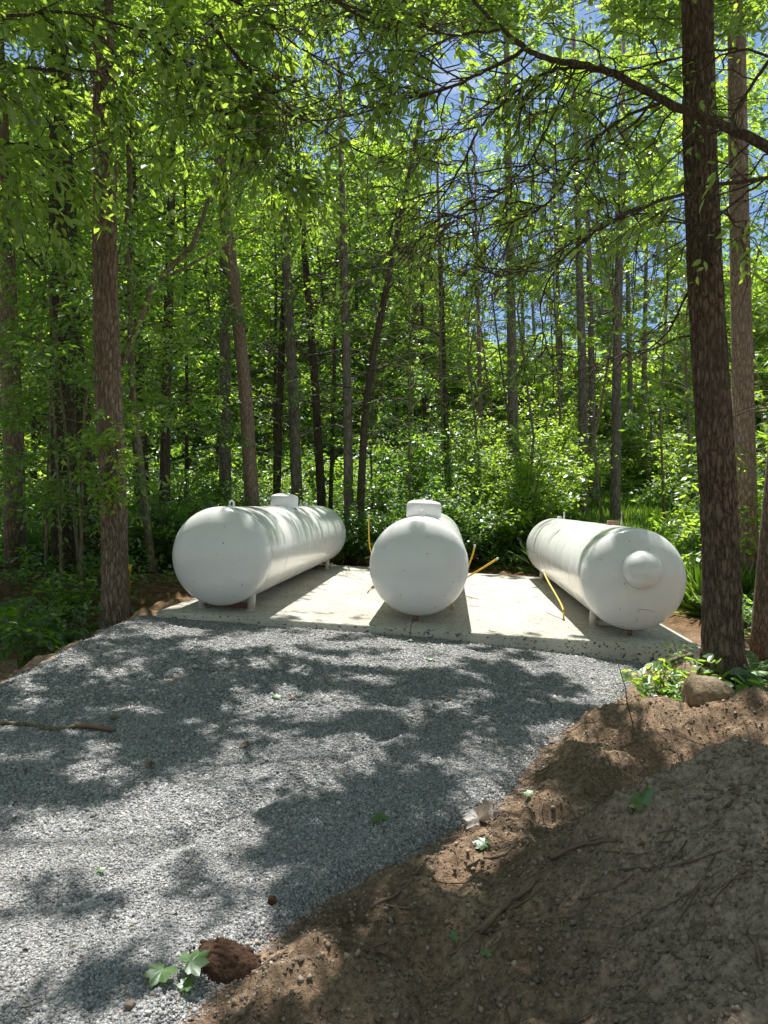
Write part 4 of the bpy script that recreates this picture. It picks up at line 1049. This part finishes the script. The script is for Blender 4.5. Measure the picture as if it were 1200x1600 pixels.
# tall grass in the sunny gap
n = 190000
y = 10.8 + 21 * RN.random(n) ** 1.15; x = (RN.uniform(845, 1230, n) - 600) / FPX * y
k = (vn(x * .7, y * .7, 9) > .2) & ((x * SY + y * CY > 16.2) | (x * CY - y * SY > 3.9)); x, y = x[k], y[k]; n = len(x)
P = np.stack([x, y, Hn(x, y) - .02], 1)
C = Crown(); L = RN.uniform(.4, 1.0, n)
C.add(P, UP + RN.normal(0, .42, (n, 3)), RN.normal(0, 1, (n, 3)), L, np.full(n, .014), np.clip(RN.normal(.6, .2, n), 0, 1))
o = C.obj('grass', M_GRASS, None, True, False); tag(o, 'tall bright green grass in the sunlit clearing behind the right tank', 'grass', kind='stuff')

# woods far behind
n = 120000
y = 36 + 22 * RN.random(n) ** 1.5; x = RN.uniform(-.72, .72, n) * y
top = np.interp(x / y * FPX + 600, [-200, 300, 640, 700, 800, 1020, 1080, 1400], [24, 24, 20, 13, 11, 10, 13, 20]) * (.7 + .5 * vn(x * .18, y * .18, 3))
z = RN.uniform(0, 1, n) * top; k = vn(x * .35, y * .35, z * .5) > .22; x, y, z = x[k], y[k], z[k]
O = np.stack([x, y, z], 1)
C = Crown(); th = RN.uniform(0, 6.28, len(x)); spray(C, O, np.stack([np.cos(th), np.sin(th), th * 0], 1), .8, 5, .38, .5, .6, .2, .9)
o = C.obj('far_woods', M_LEAF, None, False, False); tag(o, 'mass of far green woods closing the view', 'woods', kind='stuff')
DP = [(838, 44), (945, 48), (1040, 41), (560, 40), (480, 42), (380, 40), (290, 38), (200, 36), (640, 38)]
for cx, Y in DP:
    x = (cx - 600) / FPX * Y; b = np.array([x, Y, -.2])
    pine_tree('distant_pine', [b, b + [RN.normal(0, .15), 0, 9], b + [RN.normal(0, .3), 0, 20]], [.16, .12, .03], uniq(f'slim grey distant pine {place(cx)}'), 'far pines', 8 + RN.uniform(-2, 2), 2.6, 46, leaf=.22, K=16, bm=M_BARKG, dead=3, cl=8)

# ------------------------------------------------------------------ near plants, rock, sticks, litter
def ico_rock(name, c, s, mat_, seed, label, cat, rough=.25, k=40):
    th = np.linspace(0.001, math.pi - .001, k // 2 + 1); ph = np.arange(k) / k * 2 * math.pi
    T_, P_ = np.meshgrid(th, ph, indexing='ij'); d = np.stack([np.sin(T_) * np.cos(P_), np.sin(T_) * np.sin(P_), np.cos(T_)], -1)
    r = 1 + rough * 2 * (fbm(d[..., 0] * 1.3 + seed, d[..., 1] * 1.3, d[..., 2] * 1.3, 2) - .5) + .10 * (fbm(d[..., 0] * 5 + seed, d[..., 1] * 5, d[..., 2] * 5, 3) - .5)
    q = np.sign(d) * np.abs(d) ** .82
    V = (q * r[..., None] * np.array(s)).reshape(-1, 3) + np.array(c); m = k // 2 + 1
    i = np.arange(m - 1)[:, None]; j = np.arange(k)[None]
    Q = np.stack([i * k + j, (i + 1) * k + j, (i + 1) * k + (j + 1) % k, i * k + (j + 1) % k], -1).reshape(-1, 4)
    o = build(name, V, Q, mat_, None, True)
    if label: tag(o, label, cat)
    return o
m, nt, out = mat('field_stone')
v = objvec(nt)
c = ramp(nt, noise(nt, 5, 8, .65, v), [(.3, (.15, .11, .075)), (.5, (.30, .23, .15)), (.7, (.42, .34, .24))])
c = mixc(nt, ramp(nt, noise(nt, 34, 5, .7, v), [(.5, (0, 0, 0)), (.62, (.8, .8, .8))]), c, (.14, .10, .07))
surf(nt, out, c, .9, noise(nt, 22, 8, .7, v), .9, .02, .2)
M_ROCK = m
rx, ry = px(1104, 1100, 5.0)[0], 5.0
ico_rock('rock', (rx, ry, float(Hn(rx, ry)) + .085), (.150, .14, .125), M_ROCK, 3.7, 'rounded tan boulder on the earth bank below the big right pine', 'rock')
for i, (cx, cy, s, lab) in enumerate(((872, 1146, .02, None),)): pass

def gnd(cx, cy, f=None):
    "the point of the ground seen at a photo pixel"
    Y = 1.5
    for _ in range(4000):
        p = px(cx, cy, Y)
        if p[2] <= (f or Hn)(p[0], p[1]): break
        Y += .005
    return px(cx, cy, Y)
def stick(name, pts, r0, r1, label, group=None, lift=.5, mat_=None, cat='stick', k=7, f=None):
    P0 = np.array([gnd(x, y, f) for x, y in pts]); n_ = len(P0)
    t = np.linspace(0, 1, n_); tt = np.linspace(0, 1, n_ * 4); p = np.stack([np.interp(tt, t, P0[:, i]) for i in range(3)], 1)
    for _ in range(2): p[1:-1] = (p[:-2] + 2 * p[1:-1] + p[2:]) / 4
    p[:, 2] = np.maximum(p[:, 2], (f or Hn)(p[:, 0], p[:, 1])) + r0 * lift
    p += RN.normal(0, r0 * .15, p.shape)
    A = Acc(); A.tube(p, np.linspace(r0, r1, len(p)), k, True, .12)
    o = A.obj(name, mat_ or M_STEM, None, True); tag(o, label, cat, group); return o
Hgm = lambda x, y: np.maximum(Hgr(x, y) + .006, Hn(x, y))
M_WOODR = simple('peeled_wood', (.20, .135, .095), .8, .5, 60)
M_ROOT = simple('root_bark', (.17, .12, .085), .9, .5, 50)
st = stick('broken_branch', [(-30, 1132), (40, 1133), (80, 1142), (120, 1138)], .012, .015, 'grey crooked branch with a peeled reddish end at the left edge of the gravel', f=Hgm, mat_=M_STEM, cat='branch')
P1 = gnd(118, 1138, Hgm); P2 = gnd(178, 1146, Hgm)
A = Acc(); A.tube([P1 + UP * .02, (P1 * .6 + P2 * .4) + UP * .028, P2 + UP * .018], [.016, .019, .013], 9, True, .15)
o = A.obj('peeled_end', M_WOODR, st, True)
ROOTS = [([(580, 1425), (640, 1390), (690, 1335)], .012, .004, 'dark stick at the gravel edge, pointing up at the pale litter'), ([(730, 1360), (790, 1345), (840, 1300), (850, 1255)], .009, .003, 'long thin root curving up beside the lit earth'),
         ([(750, 1460), (790, 1420), (830, 1392), (845, 1378)], .020, .010, 'thick half buried root in the middle of the dirt bank'), ([(860, 1345), (910, 1322), (965, 1318)], .013, .008, 'pale root on the flank of the heap'),
         ([(930, 1380), (965, 1362), (1010, 1362), (1050, 1350), (1075, 1318)], .007, .003, 'wavy thin root high on the grey heap'), ([(905, 1408), (945, 1400), (990, 1372)], .008, .003, 'short forked root on the grey heap'),
         ([(640, 1370), (700, 1385), (760, 1380)], .006, .003, 'fine root lying across the dirt by the gravel edge'), ([(600, 1418), (640, 1425), (670, 1422)], .006, .004, 'twig stub lying on the dirt below the gravel edge'),
         ([(830, 1240), (790, 1236), (860, 1198), (915, 1162)], .006, .003, 'thin straight twig across the sunlit earth'), ([(1030, 1495), (1055, 1500), (1070, 1507)], .006, .004, 'short pale twig low on the heap'),
         ([(1175, 1470), (1190, 1500), (1192, 1520)], .010, .006, 'pale stub sticking from the heap at the right edge'), ([(880, 1150), (900, 1140), (935, 1128)], .006, .003, 'dark twig below the wire stem'),
         ([(300, 1045), (340, 1050), (360, 1045)], .007, .004, 'small twig on the gravel before the left tank'), ([(745, 1275), (770, 1290), (760, 1330)], .006, .003, 'bent twig beside the pale litter'),
         ([(700, 1500), (740, 1470), (770, 1462)], .008, .005, 'stubby root end in the shaded dirt'), ([(1010, 1140), (1060, 1150), (1120, 1175)], .006, .002, 'fine root on the ridge below the boulder')]
for pts, a_, b_, lab in ROOTS: stick('root', pts, a_ * .65, b_ * .65, lab, 'sticks and roots on the ground', mat_=M_ROOT if a_ > .007 else M_STEM, f=Hgm if pts[0][0] < 650 else None)
# random small twigs and needles
A = Acc()
for _ in range(750):
    y = RN.uniform(1.8, 6.5); x = RN.uniform(-.25, .55) * y
    if gravel_d(x, y) > .03: continue
    th = RN.uniform(0, 6.28); L = RN.uniform(.03, .16); p = np.array([x, y, 0]); q = p + np.array([math.cos(th), math.sin(th), 0]) * L
    mid = (p + q) / 2 + RN.normal(0, L * .1, 3)
    for w in (p, mid, q): w[2] = float(Hn(w[0], w[1])) + .004 + RN.uniform(0, .01)
    r_ = RN.uniform(.0008, .003); A.tube([p, mid, q], [r_, r_, r_ * .6], 4, False)
tag(A.obj('twig_litter', M_ROOT, None, True), 'fine twigs and rootlets littering the earth bank', 'litter', kind='stuff')
# thin upright stem like a wire
b = gnd(990, 1132); A = Acc(); A.tube([b, b + np.array([-.03, .02, .12]), px(978, 1075, b[1] + .03), px(964, 1030, b[1] + .05)], [.004, .004, .003, .002], 6)
tag(A.obj('bare_stem', M_TWIG, None, True), 'thin bare wiry stem standing upright at the gravel edge below the right tank', 'stem')
# pine cones and dirt lumps
def lump(cx, cy, s, label, cat, nm, mat_, f=Hgm, fl=.7):
    g = gnd(cx, cy, f); ico_rock(nm, g + UP * s * fl * .5, (s, s * .9, s * fl), mat_, cx * .13, label, cat, .35, 20)
lump(200, 1578, .016, 'small reddish brown lump on the gravel near the bottom left', 'dirt lump', 'dirt_lump', M_CLOD)
lump(177, 1123, .026, 'brown earth patch piece on the gravel just above the branch', 'dirt lump', 'dirt_lump', M_CLOD, fl=.4)
g = gnd(350, 1507, Hgm)
m2 = simple('dark_soil', (.062, .036, .025), .95, .9, 45, .1)
n1, n2 = np.meshgrid(np.linspace(-1, 1, 60), np.linspace(-1, 1, 60)); rr = np.sqrt(n1 ** 2 + n2 ** 2)
hx_, hy_ = g[0] + .01 + n1 * .125, g[1] + n2 * .09
hh = .045 * np.clip(1 - rr, 0, 1) ** .6 * (.5 + fbm(n1 * 3, n2 * 3, 2, 4, .6)) + .034 * (fbm(n1 * 9, n2 * 9, 5, 4, .75) - .5) - .02 * ss((rr - .7) / .3)
V0 = np.stack([hx_, hy_, Hgm(hx_, hy_) + hh], -1).reshape(-1, 3); ii, jj = np.meshgrid(np.arange(59), np.arange(59), indexing='ij')
F0 = np.stack([ii * 60 + jj, ii * 60 + jj + 1, (ii + 1) * 60 + jj + 1, (ii + 1) * 60 + jj], -1).reshape(-1, 4)
n = 260; th = RN.uniform(0, 6.28, n); r_ = RN.random(n) ** .5 * 1.15
P = np.stack([g[0] + .01 + np.cos(th) * r_ * .125, g[1] + np.sin(th) * r_ * .09, 0 * th], 1); P[:, 2] = Hgm(P[:, 0], P[:, 1]) + .028 * np.clip(1 - r_, 0, 1)
V, F = rocks(P, .004 + RN.exponential(.005, n), (.5, 1))
tag(build('soil_heap', np.concatenate([V0, V]), np.concatenate([F0, F + len(V0)]), m2, None, True), 'small heap of dark red brown soil beside the fallen maple leaves', 'soil heap')

lump(424, 1412, .018, 'dark pine cone on the gravel above the maple leaf', 'pine cone', 'pine_cone', m2)
# leaves lying on the ground
def maple(nm, cx, cy, s, rot, mat_, label, group=None, f=Hgm, tilt=.15, cat='fallen leaf', tone=.6, lift=.012):
    g = gnd(cx, cy, f)
    prof = [(-90, .10), (-66, .42), (-48, .60), (-32, .70), (-20, .62), (-8, .85), (2, .98), (12, .80), (22, .66), (33, .80), (45, .96), (56, .78), (64, .66), (74, .84), (83, .92), (90, 1.08)]
    pts = prof + [(180 - a, r) for a, r in prof[-2:0:-1]]
    n_ = len(pts); k = 3; V = [np.zeros(3)]
    for q in range(1, k + 1):
        for a, r in pts:
            a = math.radians(a) + rot; rr_ = r * s * q / k
            V.append(np.array([math.cos(a) * rr_, math.sin(a) * rr_, s * (.10 * math.sin(a * 2.3 + cx) * (q / k) ** 2 + tilt * rr_ / s * math.cos(a - 1.2) + RN.uniform(-.02, .02))]))
    V = np.array(V); V[:, 2] -= V[:, 2].min() * .6
    V = V + g + UP * lift
    V[:, 2] = np.maximum(V[:, 2], (f)(V[:, 0], V[:, 1]) + .006)
    T = [[0, 1 + j, 1 + (j + 1) % n_] for j in range(n_)]
    Q = [[1 + (q - 1) * n_ + j, 1 + q * n_ + j, 1 + q * n_ + (j + 1) % n_, 1 + (q - 1) * n_ + (j + 1) % n_] for q in range(1, k) for j in range(n_)]
    o = build(nm, V, [np.array(T), np.array(Q)], mat_, None, False, np.full(len(T) + len(Q), tone)); tag(o, label, cat, group); return o
G_ = 'green maple leaves dropped on the ground'
maple('maple_leaf', 252, 1533, .062, 2.8, M_PALE, 'big pale green maple leaf lying on gravel at the bottom, left of the soil heap', G_, tone=.8, lift=.02)
maple('maple_leaf', 296, 1528, .066, -.9, M_PALE, 'big green maple leaf overlapping the soil heap at the bottom', G_, tone=.35, lift=.035)
maple('maple_leaf', 292, 1550, .035, 1.8, M_UNDER, 'small green leaf below the two big maple leaves', G_)
maple('maple_leaf', 595, 1286, .05, .4, M_UNDER, 'dark green maple leaf in the shaded gravel above the pale litter', G_)
maple('maple_leaf', 757, 1327, .05, 1.2, M_PALE, 'green maple leaf on the dirt at the gravel edge', G_, f=Hn, tone=.2)
maple('maple_leaf', 1005, 1265, .055, .2, M_UNDER, 'green leaf on the crest of the grey heap', G_, f=Hn, tilt=.5)
maple('maple_leaf', 828, 1246, .035, .9, M_PALE, 'green leaf on the sunlit earth', G_, f=Hn)
maple('dry_leaf', 748, 1292, .075, .6, M_DEADLEAF, 'pale withered leaf curled at the gravel edge', 'withered leaves', f=Hn, tilt=.6, tone=.5)
maple('dry_leaf', 770, 1278, .07, 2.2, M_DEADLEAF, 'smaller withered leaf behind the pale curled one', 'withered leaves', f=Hn, tilt=.5, tone=.6)
maple('dry_leaf', 868, 1160, .06, 2.2, M_DEADLEAF, 'tan dry leaf on the lit earth by the gravel edge', 'withered leaves', f=Hn, tilt=.3, tone=.7)
SM = [(640, 1003, 1), (690, 1022, 1), (672, 1032, 1), (455, 1093, 0), (430, 1092, 1), (512, 1070, 1), (418, 1018, 1), (549, 992, 1), (380, 1167, 0), (232, 1200, 0), (800, 1437, 0), (712, 1473, 1), (895, 1222, 0), (725, 985, 1), (155, 1367, 1), (610, 1440, 0), (862, 1005, 0), (660, 1010, 1), (700, 1095, 0), (760, 1500, 1), (560, 1040, 1), (500, 1035, 1)]
for i, (cx, cy, gr) in enumerate(SM):
    maple('small_leaf', cx, cy, .022 if cy > 1200 else .04, i * 1.3, M_PALE if gr else M_DEADLEAF, uniq(f"small {'green' if gr else 'dry tan'} leaf lying {'just before the pad' if cy < 1040 else 'on the upper gravel' if cy < 1110 else 'on the middle gravel' if cy < 1300 else 'low on the ground'} {'at the left' if cx < 440 else 'left of centre' if cx < 600 else 'right of centre' if cx < 720 else 'at the right'}"), 'small leaves strewn about', f=Hgm, tone=.5)
# bits of leaf litter on the pad
P = []
A = Acc()
for (cx, cy) in [(500, 922), (536, 892), (530, 881), (690, 948), (430, 960), (742, 970), (610, 975), (860, 900), (782, 968), (645, 966), (705, 960), (853, 968), (870, 917), (880, 925)]:
    g = onpad(cx, cy)
    for _ in range(7):
        q = g + np.array([RN.normal(0, .08), RN.normal(0, .09), 0]); q[2] = Pz(q[0], q[1]) + .006; th = RN.uniform(0, 6.28); L = RN.uniform(.010, .026); w = L * .4
        d = np.array([math.cos(th), math.sin(th), .1]); s = np.array([-math.sin(th), math.cos(th), .2])
        A.add(np.array([q, q + d * L * .5 + s * w, q + d * L, q + d * L * .5 - s * w]), [[0, 1, 2, 3]])
tag(A.obj('leaf_litter', M_DEADLEAF), 'scraps of leaf litter lying on the pale pad', 'litter', kind='stuff')

# scraps blown over the gravel
n = 420; y = RN.uniform(2.0, 8.0, n); x = RN.uniform(-.54, .4, n) * y; k = gravel_d(x, y) > .05; x, y = x[k], y[k]; n = len(x)
C = Crown(); th = RN.uniform(0, 6.28, n)
C.add(np.stack([x, y, Hgm(x, y) + .008], 1), np.stack([np.cos(th), np.sin(th), RN.uniform(-.1, .4, n)], 1), UP + RN.normal(0, .4, (n, 3)), RN.uniform(.012, .04, n), RN.uniform(.005, .016, n), RN.random(n))
o = C.obj('leaf_litter', M_DEADLEAF, None, True, False); tag(o, 'brown leaf scraps and bud scales scattered over the gravel', 'litter', kind='stuff')

# ferns
def fern(x, y, n_, L, label, group=None, mat_=None, az0=0, spread=6.28, tone=.6, el=(.5, 1.1), z=None):
    z = float(Hn(x, y)) if z is None else z; root = empty('fern', (x, y, z), label, 'fern', group)
    for i in range(n_):
        az = az0 + spread * (i + .5) / n_ - spread / 2 + RN.uniform(-.15, .15); e = RN.uniform(*el); l = L * RN.uniform(.75, 1.1)
        t = np.linspace(0, 1, 26); d = np.array([math.cos(az), math.sin(az), 0])
        p = np.array([x, y, z]) + d * (l * t * math.cos(e * .8))[:, None] + UP * (l * (math.sin(e) * t * 1.1 - .55 * t ** 2.2))[:, None]
        A = Acc(); A.tube(p, np.linspace(.004, .001, 26), 4, False)
        tg = nrm(np.gradient(p, axis=0)); sd = nrm(np.cross(tg, UP)); C = Crown()
        for s in (-1, 1):
            ll = l * .24 * np.sin(np.clip(t * 1.05 + .12, 0, 1) * math.pi) ** .75 * (1 - .35 * t)
            for tt_, off in ((0, 0), (0, .5)):
                k = t > .12
                P = (p + tg * l / 25 * off)[k]; a_ = (sd * s + tg * .35 - UP * .12)[k] + RN.normal(0, .05, (k.sum(), 3))
                C.add(P, a_, np.cross(a_, tg[k]) * s * 1.0 + UP * 1.2, ll[k], np.full(k.sum(), l * .035), np.clip(RN.normal(tone, .1, k.sum()), 0, 1))
        fr = C.obj('frond', mat_ or M_UNDER, root, True, False); A.obj('stalk', M_STEM, fr)
    return root
p = px(1178, 1060, 6.3)
fern(3.10, 6.05, 9, .60, 'pale sunlit fern behind the foot of the big right pine', mat_=M_PALE, tone=.75)
fern(3.12, 5.75, 7, .40, 'smaller pale fern at the right edge below the tall fern', mat_=M_PALE, tone=.9)
fern((-20 - 600) / FPX * 8.0, 8.0, 9, .95, 'fern at the left edge in front of the far left trunk', mat_=M_LEAFD, tone=.8, el=(.8, 1.3))
fern((40 - 600) / FPX * 9.2, 9.2, 7, .7, 'shaded fern between the far left trunk and the big left pine', mat_=M_LEAFD, tone=.5)

# leafy seedlings
def seedling(cx, cy, Y, h, R, label, n_=7, leaf=.10, mt=None, tone=.6, group=None, z=None):
    x = (cx - 600) / FPX * Y
    return shrub('seedling', x, Y, h, R, label, group, leaf=leaf, nl=n_, ns=3, K=5, lm=mt or M_UNDER, tone=tone, six=True, wr=.55, cat='seedling', filt=False, sprl=.12)
seedling(1030, 1060, 6.1, .42, .22, 'bright leafy seedling in front of the pad corner, left of the big right pine', 8, .11, M_LEAF, .75)
seedling(1062, 1060, 6.0, .30, .18, 'small leaved plant tangled with it against the big right pine', 10, .06, M_UNDER, .6)
seedling(1085, 1080, 5.7, .16, .20, 'pale low plant at the left foot of the big right pine', 10, .07, M_PALE, .5)
seedling(1145, 1085, 5.55, .40, .20, 'dark broad leaved plant in front of the big right pine trunk', 9, .13, M_LEAFD, .7)
seedling(1062, 1012, 7.2, .35, .12, 'wispy weed beside the right end of the pad', 6, .05, M_UNDER, .5)
seedling(1050, 1085, 5.75, .14, .25, 'mat of little weeds between gravel end and boulder', 12, .06, M_UNDER, .45)
seedling(45, 1000, 7.4, .75, .5, 'broad leaved plant in the dark hollow at the left edge', 16, .12, M_LEAFD, .12)  # the hollow's shade is put into the low leaf tone
seedling(100, 985, 7.9, .55, .4, 'leafy plant in the dark hollow nearer the big left pine', 12, .11, M_LEAFD, .12)  # leaf tone darkened to stand in for shade here too
seedling(100, 930, 9.6, .7, .4, 'maple seedling in dim light left of the big left pine', 14, .13, M_LEAFD, .8)
seedling(270, 915, 11.5, .25, .12, 'tiny bright weed left of the left tank', 5, .07, M_UNDER, .7)
# leafy sprout on the big left trunk
C = Crown(); B = Acc(); rt = px(168, 730, 8.78)
root = empty('trunk_sprout', rt, 'sprout of fresh leaves growing on the middle of the big left pine trunk', 'sprout')
for i in range(26):
    a = px(RN.uniform(160, 200), RN.uniform(655, 800), 8.72); th = RN.uniform(-3.0, -.1)
    e = a + np.array([math.cos(th) * RN.uniform(.1, .45), math.sin(th) * .25, RN.uniform(-.1, .2)])
    B.tube([rt, (rt + a) / 2, a, e], [.006, .005, .004, .002], 4, False)
    spray(C, np.array([a, (a + e) / 2, e]), np.array([e - a] * 3) + RN.normal(0, .15, (3, 3)), .18, 5, .10, .55, .6, .2, .4)
B.obj('stems', M_STEM, root, True); C.obj('foliage', M_LEAF, root, True, False)
# fallen branch by the right pine
b1, b2 = gnd(1040, 1040), gnd(1078, 1022)
A = Acc(); A.tube([px(1038, 1040, 6.2), px(1060, 1028, 6.3), px(1082, 1024, 6.4)], [.018, .02, .018], 8, True, .1)
tag(A.obj('fallen_branch', M_STEM, None, True), 'smooth pale fallen branch leaning against the left side of the big right pine', 'branch')
